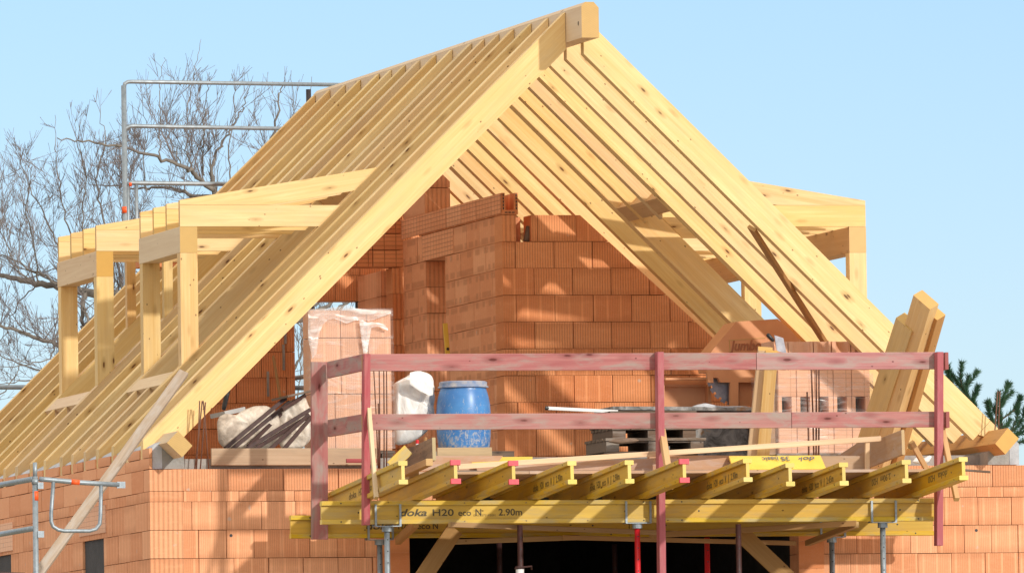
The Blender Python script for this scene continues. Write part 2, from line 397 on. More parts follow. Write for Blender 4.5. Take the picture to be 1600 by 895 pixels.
# blue barrel plastic with dried cement
m=NT('blue_barrel_plastic'); v=m.objco(); tc=m.n('ShaderNodeTexCoord'); sp=m.n('ShaderNodeSeparateXYZ'); m.l(tc.outputs['Object'],sp.inputs[0])
a=m.noise(m.mapping(v,(11,11,8)),3.2,9,.74); b=m.noise(m.mapping(v,(3,3,3)),2,4)
low=m.ramp(sp.outputs[2],[(.0,(.13,.13,.13)),(.30,(.06,.06,.06)),(.5,(0,0,0)),(.60,(.0,.0,.0)),(.7,(.12,.12,.12))])
f=m.math('ADD',a,low); mask=m.ramp(f,[(.585,(0,0,0)),(.63,(.3,.3,.3)),(.69,(.85,.85,.85))])
m.set('Base Color',m.mix(mask,m.ramp(b,[(.3,(.035,.16,.44)),(.7,(.075,.26,.58))]),(.46,.44,.42))); m.set('Roughness',m.mix(mask,(.35,.35,.35),(.9,.9,.9))); BARREL=m.mat; LIDM=plain('dusty_blue_lid',(.50,.47,.45),.8,nscale=14,col2=(.12,.22,.42))
# woven white bag
m=NT('white_woven_bag'); v=m.objco(); a=m.noise(v,5,5)
m.set('Base Color',m.ramp(a,[(.3,(.80,.79,.77)),(.7,(.88,.87,.85))])); m.set('Roughness',.75)
m.bump(m.noise(m.mapping(v,(6,6,2)),2,7,.6,1.0),.5,.03); BAG=m.mat
# dusty paper/plastic sacks
m=NT('dusty_sack'); v=m.objco(); a=m.noise(v,4,6,.6,.6)
m.set('Base Color',m.ramp(a,[(.35,(.46,.38,.31)),(.5,(.76,.66,.55)),(.7,(.84,.79,.72))])); m.set('Roughness',.6)
m.bump(m.noise(v,9,7,.6,1.5),.7,.02); SACK=m.mat
# stretch film
def film(name,base,hi,wr):
    m=NT(name); v=m.objco(); tr=m.n('ShaderNodeBsdfTransparent'); tr.inputs[0].default_value=(.96,.94,.93,1)
    mx=m.n('ShaderNodeMixShader')
    n1=m.noise(m.mapping(v,(1.6,1.6,9)),1.3,3,.5,.8); n2=m.noise(v,3,5,.6,1.0)
    s1=m.ramp(n1,[(.50,(base,)*3),(.58,(hi,)*3),(.64,(base,)*3),(.72,(hi*.6,)*3)])
    s2=m.ramp(n2,[(.45,(0,0,0)),(.7,(wr,)*3)])
    m.l(m.math('ADD',s1,s2,clamp=True),mx.inputs[0]); m.l(tr.outputs[0],mx.inputs[1]); m.l(m.b.outputs[0],mx.inputs[2])
    m.set('Base Color',(.86,.82,.80,1)); m.set('Roughness',.22); m.bump(n1,.6,.02)
    m.l(mx.outputs[0],m.out.inputs[0]); return m.mat
FILM=film('stretch_film',.05,.22,.10); FILMW=film('bunched_stretch_film',.28,.75,.35)
BARK=plain('grey_bark',(.24,.21,.18),.9,nscale=9,col2=(.11,.095,.085)); TWIG=plain('twig_bark',(.22,.19,.185),.9,nscale=3,col2=(.14,.115,.11))
PINEB=plain('pine_bark',(.09,.06,.04),.9)
m=NT('pine_needles'); v=m.objco(); m.set('Base Color',m.ramp(m.noise(v,3,3),[(.35,(.022,.075,.040)),(.65,(.065,.15,.075))])); m.set('Roughness',.6); NEED=m.mat
m=NT('sandy_soil'); tc=m.n('ShaderNodeTexCoord'); v=tc.outputs['Object']; a=m.noise(v,.15,8,.7); b=m.noise(v,3,6,.7)
m.set('Base Color',m.mix(m.ramp(b,[(.4,(0,0,0)),(.6,(1,1,1))]),m.ramp(a,[(.42,(.20,.18,.11)),(.6,(.34,.28,.20))]),(.38,.32,.24))); m.set('Roughness',.95); GROUND=m.mat
DARKIN=concrete('indoor_shade_and_frame',(.06,.055,.055))  # near-black colour paints in the shade indoors; also the dark window jamb

# ------------------------------------------------------------------ ground
gv=[];gf=[];N=60;L0=-900;L1=1500
def gz(x,y):
    if y<-60: b=0.0-0.05
    else: b=min(1,(y+60)/50.0); b=-.05+2.35*b*b*(3-2*b)
    d=math.hypot(x-4,y-5)
    return b if d<60 else b-min(3,(d-60)*.004)
xs=[L0+(L1-L0)*i/N for i in range(N+1)]; xs=sorted(set(xs+[-60,-50,-40,-30,-20,-10,0,10,20,30,40]))
ys=sorted(set([-400+1900*i/N for i in range(N+1)]+[-60,-55,-50,-45,-40,-35,-30,-25,-20,-15,-10,0,20,40]))
for y in ys:
    for x in xs: gv.append((x,y,gz(x,y)))
nx=len(xs)
for j in range(len(ys)-1):
    for i in range(nx-1): gf.append((j*nx+i,j*nx+i+1,(j+1)*nx+i+1,(j+1)*nx+i))
tag(mobj('ground',gv,gf,GROUND,smooth=True),kind='structure')

# ------------------------------------------------------------------ brick house
house=thing('brick_house',(4,5,2.3),'unfinished orange clay block house with an open gable under the bare timber roof','house')
def block_wall(name,O,ang,rows,thick,mat,label=None,clips=(),parent=house,gap=.009):
    """rows: (z0,z1,[(u0,u1)..],blocklen,offset,typ). local X along the wall, the seen face at local y=0 looking to local -Y"""
    V=[];F=[];RN=[];TY=[];UV=[]
    for (z0,z1,segs,bl,off,typ) in rows:
        for seg in segs:
            u0,u1=seg[0],seg[1]; th=seg[2] if len(seg)>2 else thick
            cuts=[u0]; k=math.floor((u0-off)/bl)+1
            while off+k*bl<u1-.02:
                if off+k*bl>u0+.03: cuts.append(off+k*bl)
                k+=1
            cuts.append(u1)
            for a,b in zip(cuts[:-1],cuts[1:]):
                j=random.uniform(0,.004); g=gap*random.uniform(.3,1.0); jz=random.uniform(.3,1)*gap*.6
                x0,x1=a+(g/2 if a>u0+1e-6 else 0),b-(g/2 if b<u1-1e-6 else 0)
                bi=len(V); V+=box_pts(x0,x1,j,th,z0+.001,z1-jz)
                r=random.random(); t=typ if not callable(typ) else typ(r)
                w_=x1-x0; h_=z1-z0-jz; d_=th-j
                fu={0:[(0,0),(0,d_),(w_,d_),(w_,0)],1:[(0,0),(w_,0),(w_,d_),(0,d_)],2:[(0,0),(w_,0),(w_,h_),(0,h_)],3:[(0,0),(d_,0),(d_,h_),(0,h_)],4:[(0,0),(w_,0),(w_,h_),(0,h_)],5:[(0,0),(d_,0),(d_,h_),(0,h_)]}
                ft={0:5,1:5,2:t,3:1,4:t,5:1}
                for q,f in enumerate(BOXF):
                    F.append(tuple(i+bi for i in f)); RN.append(r); TY.append(float(ft[q])); UV.append(fu[q])
    mw=Matrix.Translation(Vector(O)) @ Matrix.Rotation(ang,4,'Z')
    o=mobj(name,V,F,mat,parent,mw,rnd=RN,typ=TY,uvs=UV)
    if clips:
        bm=bmesh.new(); bm.from_mesh(o.data)
        inv=mw.inverted(); r3=inv.to_3x3()
        for co,no in clips:
            geom=bm.verts[:]+bm.edges[:]+bm.faces[:]
            res=bmesh.ops.bisect_plane(bm,geom=geom,plane_co=inv@Vector(co),plane_no=r3@Vector(no),clear_outer=True)
            ed=[e for e in res['geom_cut'] if isinstance(e,bmesh.types.BMEdge)]
            bmesh.ops.holes_fill(bm,edges=ed,sides=0)
        bm.to_mesh(o.data); bm.free()
    if label: o['label']=label
    return o
ZT=5.4
def course_zs(top,bottom,h=.2485):
    out=[];z=top
    while z>bottom: out.append((z-h,z)); z-=h
    return out
OX0,OX1=2.333,5.893; HX1=8.02
# front wall, left and right of the opening
rows=[(5.206,5.40,[(0,2.60),(5.66,HX1)],.5,.20,4),(5.113,5.206,[(0,2.60),(5.66,HX1)],.25,.05,0)]
for i,(a,b) in enumerate(course_zs(5.113,2.2)):
    top = 4.98
    segs=[(0,OX0),(OX1,HX1)]
    if a>4.9: segs=[(0,2.6),(5.66,HX1)]
    rows.append((a,b,segs,.25 if i%2 else .3125,(.06,.18,.12,.01)[i%4],0))
block_wall('front_wall',(0,0,0),0,[(a,b,[s_[0]],c,d,e) for a,b,s_,c,d,e in rows],.30,CLAY)
block_wall('front_wall',(0,0,0),0,[(a,b,[s_[1]],c,d,e) for a,b,s_,c,d,e in rows],.30,CLAY)
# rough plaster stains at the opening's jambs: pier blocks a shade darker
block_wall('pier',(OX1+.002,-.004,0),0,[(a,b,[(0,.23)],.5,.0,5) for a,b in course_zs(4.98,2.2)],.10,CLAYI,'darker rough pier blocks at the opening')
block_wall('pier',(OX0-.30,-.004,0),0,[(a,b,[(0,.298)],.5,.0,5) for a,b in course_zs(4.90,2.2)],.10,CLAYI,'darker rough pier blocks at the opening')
for px_,py_ in ((361,836),(1525.5,828)):
    c_=at(px_,py_,y=0); MB().tube([(c_.x,-.001,c_.z),(c_.x,.004,c_.z)],.014,10).build('wall_hole',BLKP,house)
# left wall; local u runs from the far end to the near corner, u = LW - y
LW=10.6
wins=[(1.982,2.91,4.90),(6.20,7.10,4.885)]
def lw_segs(z0,z1):
    cuts=[(0,LW)]
    for (ya,yb,zt) in wins:
        if z1<=zt+.05 and z0>3.4:
            new=[]
            for a,b in cuts:
                ua,ub=LW-yb,LW-ya
                if ub<=a or ua>=b: new.append((a,b))
                else: new+= [(a,ua),(ub,b)]
            cuts=new
    return cuts
rows=[(5.206,5.40,[(0,LW)],.5,.35,5),(5.113,5.206,[(0,LW)],.5,.1,0)]
rows.append((5.402,5.50,[(0,LW,.028)],.62,.28,5))
_ys=[0,.62,1.25,1.90,2.47,3.03,3.52,4.28,4.93,5.58,6.17,6.74,7.24,8.03,8.68,9.34,9.98]
_c=[0.0]
for q_ in sorted([LW-(y_+.3) for y_ in _ys]): _c+=[q_-.122,q_+.01]
_c.append(LW)
rows.append((5.502,5.585,[(a_,b_,.028) for a_,b_ in zip(_c[0::2],_c[1::2]) if b_-a_>.05],.9,.28,5))
zc=course_zs(5.113,2.2)
for i,(a,b) in enumerate(zc):
    rows.append((a,b,lw_segs(a,b),.5,(.0,.25,.12,.37)[i%4],0))
block_wall('left_wall',(-.006,LW,0),-math.pi/2,rows,.30,CLAY)
for (ya,yb,zt) in wins:
    block_wall('window_lintel',(-.014,yb+.12,0),-math.pi/2,[(zt+.01,5.165,[(0,yb-ya+.24)],2,.0,3)],.1,CLAYP)
MB().box(.015,.05,1.985,2.905,3.4,4.95).build('window_shade_sheet',DARKIN,house); MB().box(.015,.05,6.205,7.095,3.4,4.95).build('window_shade_sheet',DARKIN,house)  # dark sheets stand in for the shade inside the openings
# right wall, rear ground floor wall, slab, ceiling
rows=[(a,b,[(0,LW)],.5,(.0,.25)[i%2],0) for i,(a,b) in enumerate(course_zs(5.40,2.2))]
block_wall('right_wall',(HX1,0.302,0),math.pi/2,rows,.30,CLAY)
mb=MB()
mb.box(.30,7.72,.32,10.3,5.26,5.50); mb.box(2.62,5.64,.02,.32,5.26,5.48)
mb.build('floor_slab',CONC,house)
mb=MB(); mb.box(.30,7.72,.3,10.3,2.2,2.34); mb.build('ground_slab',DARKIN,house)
# rear ground wall with one small daylight opening
p0=at(910,878,y=10.3); p1=at(926,895,y=10.3)
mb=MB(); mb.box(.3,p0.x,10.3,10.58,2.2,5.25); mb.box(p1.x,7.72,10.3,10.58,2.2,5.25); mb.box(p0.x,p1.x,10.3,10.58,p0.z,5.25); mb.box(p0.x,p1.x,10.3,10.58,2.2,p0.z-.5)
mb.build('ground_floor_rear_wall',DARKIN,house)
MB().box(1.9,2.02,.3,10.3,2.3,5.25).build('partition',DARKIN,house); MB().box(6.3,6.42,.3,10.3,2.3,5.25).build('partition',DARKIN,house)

# ring beam wedges below the wall plates (pale outer part, grey inner part)
def wedge(sgn):
    X=(lambda x: x) if sgn<0 else (lambda x: 7.99-x)
    mb=MB(); fn=lambda u,v,a:(X(u),a,v)
    mb.prism([(.03,5.402),(.03,5.592),(.05,5.61),(.118,5.645),(.118,5.402)],.03,10.3,fn,0)
    o1=fixn(mb.build('render_edge',LIME,house))
    mb=MB(); mb.prism([(.118,5.402),(.118,5.645),(.19,5.648),(.315,5.515),(.318,5.402)],.035,10.3,fn,0)
    fixn(mb.build('ring_beam',CONC,house))
wedge(-1); wedge(1)

# upper storey walls
XW1=4.43; YW2=4.9
dz=.2495
tops=[7.948-k*dz for k in range(11)]
rows=[]
for k,t in enumerate(tops):
    z0=max(5.50,t-dz)
    if t<5.52: break
    if k==0: segs=[(.28,3.2)]; off=.28+.06
    else: segs=[(0,3.2)]; off=(.30,.125)[k%2]
    rows.append((z0,t,segs,.37,off,4 if k%3==1 else (lambda r: 0 if r<.5 else 4)))
# sloped cut under the right-hand rafters
rx,ry,rz=.077,.3,.019         # roof frame origin
sl=.974
def roofR_in(x): return 12.955-sl*(x-rx)+rz
cut=[((5.172,0,7.951),(0.7165,0,.7356))]
pA=Vector((5.172,0,7.951)); pB=Vector((6.48,0,6.764)); dn=Vector((-(pB-pA).z,0,(pB-pA).x)).normalized()
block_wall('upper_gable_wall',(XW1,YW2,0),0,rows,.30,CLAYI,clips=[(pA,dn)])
# W1: perpendicular wall (seen face looks to -x), u = far - y
FAR=8.91
u_=lambda y: FAR-y
door=(7.189,7.97)   # y range
rows=[]
for k,t in enumerate(tops):
    if t<5.52: break
    z0=max(5.50,t-dz)
    if t>7.75: segs=[(0,u_(YW2+.301))]
    else: segs=[(0,u_(door[1])),(u_(door[0]),u_(YW2+.301))]
    rows.append((z0,t,segs,.5,(.1,.35)[k%2],2))
block_wall('upper_inner_wall',(XW1,FAR,0),-math.pi/2,rows,.25,CLAY)
# corner blocks of W1 shown on the front end
rows=[]
for k,t in enumerate(tops):
    if k>1: break
    rows.append((t-dz,t,[(0,.13)] if k==0 else [(0,.001)],.5,.3,1))
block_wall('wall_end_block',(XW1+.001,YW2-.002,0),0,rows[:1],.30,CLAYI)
# U-shaped lintel channel on top of W1
mb=MB(); fn=lambda u,v,a:(XW1+u-.004,a,v)
zc0=7.95; H_=.20
Vl=[];
mb.prism([(0,zc0),(.155,zc0),(.155,zc0+H_),(.125,zc0+H_),(.118,zc0+.04),(.037,zc0+.04),(.03,zc0+H_),(0,zc0+H_)],YW2-.01,FAR-.7,fn,0)
o=fixn(mb.build('lintel_channel',CLAYI,house))
o.data.uv_layers.new(name='UVMap')
def cav(*b_): MB().box(*b_).build('lintel_cavity',BLKP,house)
for q in range(5):
    z=zc0+.045+q*.031
    cav(XW1+.006,XW1+.017,YW2-.0125,YW2-.0095,z,z+.022); cav(XW1+.130,XW1+.141,YW2-.0125,YW2-.0095,z,z+.022)
for q in range(3): cav(XW1+.026+q*.034,XW1+.050+q*.034,YW2-.0125,YW2-.0095,zc0+.013,zc0+.023)
rows=[(7.96,8.15,[(0,u_(YW2)+.0)],.6,.05,3)]
block_wall('scored_lintel',(XW1-.014,FAR,0),-math.pi/2,rows,.008,CLAY)
block_wall('scored_lintel',(XW1-.006,door[1]+.12,0),-math.pi/2,[(7.70,7.945,[(0,1.25)],2,.0,3)],.05,CLAY)
# far jamb of the doorway is ribbed (typ 1 is already on the block ends); W3 with its dark lintel and pier
rows=[(8.02,8.149,[(0,2.6)],2,.3,3),(7.86,8.018,[(0,2.6)],2,.3,3),(7.695,7.858,[(0,2.6)],2,.3,3)]
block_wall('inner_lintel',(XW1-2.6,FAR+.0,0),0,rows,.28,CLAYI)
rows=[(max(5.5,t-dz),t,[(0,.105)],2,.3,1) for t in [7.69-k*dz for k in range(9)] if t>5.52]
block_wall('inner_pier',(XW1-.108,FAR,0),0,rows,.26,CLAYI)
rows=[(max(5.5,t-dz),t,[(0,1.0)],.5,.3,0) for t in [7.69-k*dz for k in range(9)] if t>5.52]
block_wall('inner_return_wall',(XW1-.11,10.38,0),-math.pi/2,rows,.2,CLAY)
rows=[(8.152,8.40,[(0,.26)],2,.3,4),(8.402,8.64,[(0,.26)],2,.3,4)]
PRn=(.6977,0,.7164); pr0=(4.6,0,12.955-sl*(4.6-.077)+.019-.03)
block_wall('pier',(XW1-.26,FAR,0),0,rows,.26,CLAYI,clips=[(pr0,PRn)])
rows=[(8.152,8.40,[(0,.25)],2,.3,1),(8.402,8.70,[(0,.25)],2,.3,1)]
block_wall('pier',(XW1,7.97,0),0,rows,.9,CLAY,clips=[(pr0,PRn),((4.55,0,8.51),(-.72,0,.69))])
# rear gable wall W6
rows=[]
xa,xb=3.686,4.354
t=9.2;k=0
while t>5.52:
    z0=max(5.5,t-dz)
    if t>7.69: segs=[(.2,5.27)]
    else: segs=[(.2,xa),(xb+.07,5.27)]
    rows.append((z0,t,segs,.5,(.1,.35)[k%2],lambda r:4)); t-=dz; k+=1
def nL(x): return (x, 5.385+sl*(x-rx)+rz)
cl=[((nL(2)[0],0,nL(2)[1]-.02),(-.6977,0,.7164)), ((5.19,0,8.67),(.78,0,.62))]
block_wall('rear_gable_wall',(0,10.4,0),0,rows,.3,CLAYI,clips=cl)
for px,y0_,y1_ in ((446,505,537),(443.5,538,578),(419,580,619)):
    a=at(px-2,y0_,y=10.39); b=at(px+2,y1_,y=10.39); MB().box(a.x,b.x,10.388,10.41,b.z,a.z).build('mortar_joint',CONC,house)
# window head and frame
mb=MB(); mb.box(xb+.005,xb+.068,10.36,10.66,6.1,7.68); mb.build('window_jamb',DARKIN,house)
a=at(500,447,y=10.5); b=at(563,455,y=10.5)
beam('window_head_board',(3.4,10.5,at(500,452,y=10.5).z),(4.35,10.5,at(563,452,y=10.5).z),.12,.07,OLD,house)

# ------------------------------------------------------------------ timber roof frame
roof=thing('timber_roof_frame',(4,5,5.6),'bare yellow spruce roof frame with many sloping rafters and dormer frames','roof frame')
XC=3.905
YS=[0,.62,1.25,1.90,2.47,3.03,3.52,4.28,4.93,5.58,6.17,6.74,7.24,8.03,8.68,9.34,9.98]
TH=[.112]*17
for k in (3,6,9,12): TH[k]=.145
aL=math.atan(sl)
def PL(x,o=0): return (x+rx, (5.718 if not o else 5.385)+sl*x+rz)
def PR(x,o=0): return (x+rx, (13.29 if not o else 12.955)-sl*x+rz)
def sect(side,x0,x1,y0,y1,name='rafter',mat=SPR,ends=('p','p')):
    """piece of a rafter between roof-local x0 (upper) and x1 (lower); plumb cuts"""
    if side<0: pts=[PL(x0,1),PL(x0,0),PL(x1,0),PL(x1,1)]; ang=aL
    else: pts=[PR(x0,1),PR(x0,0),PR(x1,0),PR(x1,1)]; ang=-aL
    return prism_xz(name,pts,y0,y1,ang,mat,roof)
mirror=lambda x: 2*XC-x
for i,(y,th) in enumerate(zip(YS,TH)):
    y0,y1=y+ry,y+ry+th
    xL,xR=3.822,3.988
    mid=i in (4,5,10,11)
    if mid:
        sect(-1,xL,2.472,y0,y1); sect(-1,.523,-.07,y0,y1)
        sect(1,xR,mirror(2.472),y0,y1); sect(1,mirror(.523),mirror(.16),y0,y1)
    else:
        sect(-1,xL,-.07,y0,y1)
        pts=[PR(xR,1),PR(xR,0),PR(7.80,0),PR(7.80,0),PR(7.535,1)]
        q=PR(7.535,1); pts=[PR(xR,1),PR(xR,0),PR(7.70,0),(q[0]+.05,q[1]+.05),q]
        prism_xz('rafter',pts,y0,y1,-aL,SPR,roof)
        if i==0:
            # the front rafter keeps its nose over the plate
            pts=[PR(7.702,0),PR(7.80,0),(PR(7.80,0)[0]-.06,PR(7.80,0)[1]-.075),(q[0]+.052,q[1]+.048)]
            prism_xz('rafter_nose',pts,y0,y1,-aL,SPR,roof)
# ridge beam with chamfered top
rb=MB(); x0,x1=XC+rx-.079,XC+rx+.079; zb,zt_=9.17+rz,9.487+rz
ring=[(x0,zb),(x1,zb),(x1,zt_-.05),(x1-.045,zt_),(x0+.035,zt_),(x0,zt_-.035)]
m4=Matrix.Translation((0,ry-.57,0)) @ Matrix.Rotation(math.pi/2,4,'Z'); inv=m4.inverted()
rb.prism(ring,ry-.57,ry+10.08,lambda u,v,a: tuple(inv@Vector((u,a,v))))
rbo=fixn(rb.build('ridge_beam',SPRP,roof,m4))
mb=MB(); c=at(903.5,37,x=x0-.001)
for dx_,dz_,r_ in ((0,0,.022),):
    mb.tube([(x0-.0015,c.y,c.z),(x0+.0005,c.y,c.z)],.02,12)
mb.build('bolt_hole',OLD,rbo)
# wall plates, turned 45 degrees
def plate(sgn,label=None):
    if sgn<0: ring=[(.189,5.72),(.087,5.617),(.223,5.49),(.316,5.59)]
    else: ring=[(7.758,5.715),(7.858,5.62),(7.73,5.48),(7.637,5.575)]
    mb=MB(); m4=Matrix.Translation((0,-.32,0)) @ Matrix.Rotation(math.pi/2,4,'Z'); inv=m4.inverted()
    d=(lambda a: 0)
    mb.prism(ring,-.32,10.3,lambda u,v,a: tuple(inv@Vector((u,a,v))))
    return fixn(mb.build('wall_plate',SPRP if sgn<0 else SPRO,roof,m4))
plate(-1); plate(1)
# dormers
def dormer(side,ia,ib,extra=False):
    X=(lambda x: x+rx) if side<0 else (lambda x: mirror(x)+rx)
    Y0=YS[ia]+ry+.01; Y1=YS[ib]+ry+TH[ib]
    Y0h=Y0+.0; Y1h=Y1+.02
    A=(X(.78),Y0h,7.531+rz); B=(X(.78),Y1h,7.531+rz)
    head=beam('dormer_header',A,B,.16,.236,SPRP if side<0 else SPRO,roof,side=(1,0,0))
    ztop=7.65+rz
    def pz(x): return 5.718+sl*x+rz
    for y in (Y0+.002,Y1-.135):
        for xp in ([.70,1.34] if extra else [.70]):
            wd=.16 if xp<1 else .085
            a,b=X(xp),X(xp+wd); zt2=7.412+rz if xp<1 else ztop-.002
            # post, foot cut on the slope
            m4=Matrix.Translation((a,y,0)) @ Matrix.Rotation(-math.pi/2,4,'Y'); inv=m4.inverted()
            V=[]
            za,zb2=pz(xp)+.001,pz(xp+wd)+.001
            pts=[(a,y,za),(b,y,zb2),(b,y+.13,zb2),(a,y+.13,za),(a,y,zt2),(b,y,zt2),(b,y+.13,zt2),(a,y+.13,zt2)]
            if xp>1: pts=[(p[0],p[1]+(0 if k_ in(0,1,4,5) else -.045),p[2]) for k_,p in enumerate(pts)]
            fixn(mobj('dormer_post',[inv@Vector(p) for p in pts],BOXF,SPR,head,m4))
    ys=[Y0]+[YS[k]+ry for k in range(ia+1,ib)]+[Y1-.06]
    for y in ys:
        t_=.055
        # horizontal tie
        zt2=7.843+rz; xe0=(7.652-5.718)/sl; xe1=(7.843-5.718)/sl
        pts=[(X(.702),ztop+.001),(X(.702),zt2),(X(xe1)-0,zt2),(X(xe0),ztop+.001)]
        prism_xz('dormer_tie',pts,y,y+t_,0.0,SPR,head)
        zs=7.888+rz; k_=.162
        xe=(7.888-.7*k_-5.718)/(sl-k_)
        xb_=(7.974-5.718)/sl
        ang=math.atan(k_)*(1 if side<0 else -1)
        pts=[(X(.702),zt2+.002),(X(.702),zs),(X(xe),zs+(xe-.702)*k_),(X(xb_),7.974+rz),(X(1.53),zt2+.002)]
        prism_xz('dormer_rafter',pts,y+.001,y+t_-.001,ang,SPR,head)
    # trimmers, full rafter depth, butted between the side rafters
    ya,yb=YS[ia]+ry+TH[ia]+.001,YS[ib]+ry-.001
    P_=PL if side<0 else PR
    mx=(lambda x:x) if side<0 else mirror
    for (xu,xl) in ((2.468,2.345),(.65,.528)):
        pu,pl=P_(mx(xu),0),P_(mx(xl),0)
        dn_=Vector((.6977 if side<0 else -.6977,0,-.7164))*(.2385 if xu>1 else .15)
        ring=[pu,pl,(pl[0]+dn_.x,pl[1]+dn_.z),(pu[0]+dn_.x,pu[1]+dn_.z)]
        m4=Matrix.Translation((0,ya,0)) @ Matrix.Rotation(math.pi/2,4,'Z'); inv=m4.inverted()
        mb=MB(); mb.prism(ring,ya,yb,lambda u,v,a: tuple(inv@Vector((u,a,v))))
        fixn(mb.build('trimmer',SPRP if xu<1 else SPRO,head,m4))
dormer(-1,3,6); dormer(-1,9,12,True); dormer(1,3,6); dormer(1,9,12)
# brace board under the right rafters
nrm=Vector((-.6977,0,-.7164))
def RI(x,y): return Vector((x+rx,y+ry,12.955-sl*x+rz))
a=RI(5.56,.12)+nrm*.022; b=RI(6.95,1.78)+nrm*.022
beam('wind_brace',a,b,.035,.10,BRN,roof,side=nrm)

# ------------------------------------------------------------------ formwork beams
def hbeam(name,A,B,label,group,caps=None,text=None,parent=None,bright=True):
    """I-section timber beam; A near/left end top centre"""
    A=Vector(A);B=Vector(B); L=(B-A).length
    side=Vector((0,1,0)) if abs((B-A).normalized().y)<.5 else Vector((1,0,0))
    m4=frame(A,B,side)
    up=1 if (m4.to_3x3()@Vector((0,0,1))).z>0 else -1
    th=thing(name,A,label,'beam',group)
    def prism(y0,y1,z0,z1,c=.004):
        mb=MB(); r=[(y0+c,z0),(y1-c,z0),(y1,z0+c),(y1,z1-c),(y1-c,z1),(y0+c,z1),(y0,z1-c),(y0,z0+c)]
        mb.prism(r,0,L,lambda u,v,a:(a,u,v*up)); return mb
    mb=prism(-.04,.04,-.04,0); fixn(mb.build('flange',YEL,th,m4))
    mb=prism(-.04,.04,-.20,-.16); fixn(mb.build('flange',YEL,th,m4))
    mb=MB(); mb.prism([(-.0145,-.159),(.0145,-.159),(.0145,-.041),(-.0145,-.041)],.001,L-.001,lambda u,v,a:(a,u,v*up)); fixn(mb.build('web',YELW,th,m4))
    sd=-1 if abs((B-A).normalized().y)<.5 else (-1 if (m4.to_3x3()@Vector((0,1,0))).x>0 else 1)
    for x in (.17,L-.17):
        for z in (-.02,-.18): MB().tube([(x,sd*.039,z*up),(x,sd*.0415,z*up)],.007,8).build('rivet',BLKP,th,m4)
        xx=x+.16 if x<1 else x-.16
        MB().tube([(xx,sd*.014,-.1*up),(xx,sd*.0165,-.1*up)],.008,8).build('rivet',BLKP,th,m4)
    if caps:
        for z0,z1 in ((-.042,.002),(-.202,-.158)):
            mb=MB(); r=[(-.043,z0),(.043,z0),(.043,z1),(-.043,z1)]
            mb.prism(r,-.006,.03,lambda u,v,a:(a,u,v*up)); fixn(mb.build('end_cap',REDC,th,m4))
    return th,m4,up
GB='yellow formwork beams'
# front and rear main beams (left end, right end)
fa=Vector((1.13,-1.76,5.043)); f_l=lambda x: 5.043-(x-1.13)*.001
mainA,mA,u1=hbeam('formwork_beam',(1.13,-1.76,5.043),(4.175,-1.76,5.041),'long yellow beam under the joist ends printed with large black letters and 2.90m',GB)
mainB,mB,u2=hbeam('formwork_beam',(4.178,-1.76,5.041),(6.66,-1.76,5.039),'plain stained yellow beam continuing the lettered beam to the right',GB)
rearA,mC,u3=hbeam('formwork_beam',(1.14,-.51,4.966),(4.2,-.51,4.962),'lower yellow beam whose left end sticks out past the pink board against the brick wall',GB)
rearB,mD,u4=hbeam('formwork_beam',(4.205,-.51,4.962),(6.99,-.51,4.955),'lower rear yellow beam running right behind the red batten post',GB)
def letters(parent,yf,z,items):
    for (txt,px0,px1,size,mat,shear,bold) in items:
        a=at(px0,800,y=yf); b=at(px1,800,y=yf); wid=b.x-a.x
        cu_w=None
        o=text_obj('lettering',txt,size,mat,parent,(a.x,yf,z),(1,0,0),(0,0,1),shear,1,.0006,bold)
        xs_=[v.co.x for v in o.data.vertices]; w0=max(xs_)-min(xs_)
        for v in o.data.vertices: v.co.x=(v.co.x-min(xs_))*wid/w0
yt=-1.76-.0145-.0015
letters(mainA,yt,4.912,[('doka',625,667,.085,BLK,.25,.0022),('H20',676,709,.082,BLK,0,.0012),('eco',716,736,.075,BLK,0,.0010),('N',743,752,.082,BLK,0,.0012),('2.90m',779,816,.082,BLK,0,.0012)])
letters(mainA,yt,4.905,[('EN13377-P20M',740,774,.026,FADE,0,0)])
letters(mainA,yt,4.950,[('MADE IN AUSTRIA',740,756,.009,FADE,0,0)])
yt2=-.51-.0145-.0015
letters(rearA,yt2,4.842,[('doka',572,613,.08,BLK,.25,.002),('H20',622,640,.082,BLK,0,.001),('eco',651,672,.075,BLK,0,.001),('N',676,684,.08,BLK,0,.001),('2.90m',740,775,.08,BLK,0,.001)])
# little triangular marks on the flanges
mb=MB()
for x in (2.95,3.5,2.4):
    for z,s_ in ((5.022,1),(4.862,-1)): mb.prism([(x-.008,z-.006*s_),(x+.008,z-.006*s_),(x,z+.008*s_)],-1.802,-1.8005,lambda u,v,a:(u,a,v))
fixn(mb.build('flange_mark',DIRTY,mainA))
# joists
J=[(1.53,-3.168,0,'yellow joist furthest left, its end beside the slanting batten'),
   (1.983,-3.205,1,'yellow joist with red end caps nearest the plank box on the left'),
   (2.513,-3.123,1,'yellow joist with red end caps and a pale cement streak near its end'),
   (3.036,-3.099,0,'uncapped yellow joist just right of the cement-streaked red-capped joist'),
   (3.535,-3.134,0,'uncapped yellow joist just left of the red-capped joist at the middle post'),
   (4.007,-3.192,1,'yellow joist with red end caps directly beside the red middle post'),
   (4.563,-3.220,0,'yellow joist just right of the middle post, first before the lettered yellow panel'),
   (5.049,-2.826,0,'shorter yellow joist set back beneath the lettered yellow panel'),
   (5.521,-2.858,0,'yellow joist at the right end of the lettered yellow panel'),
   (6.031,-3.047,0,'yellow joist under the right plywood box'),
   (6.480,-3.265,0,'longest-reaching yellow joist at the far right with a cement-grey end')]
TILT=.062
def jz(y): return 5.247-TILT*(y+1.8)
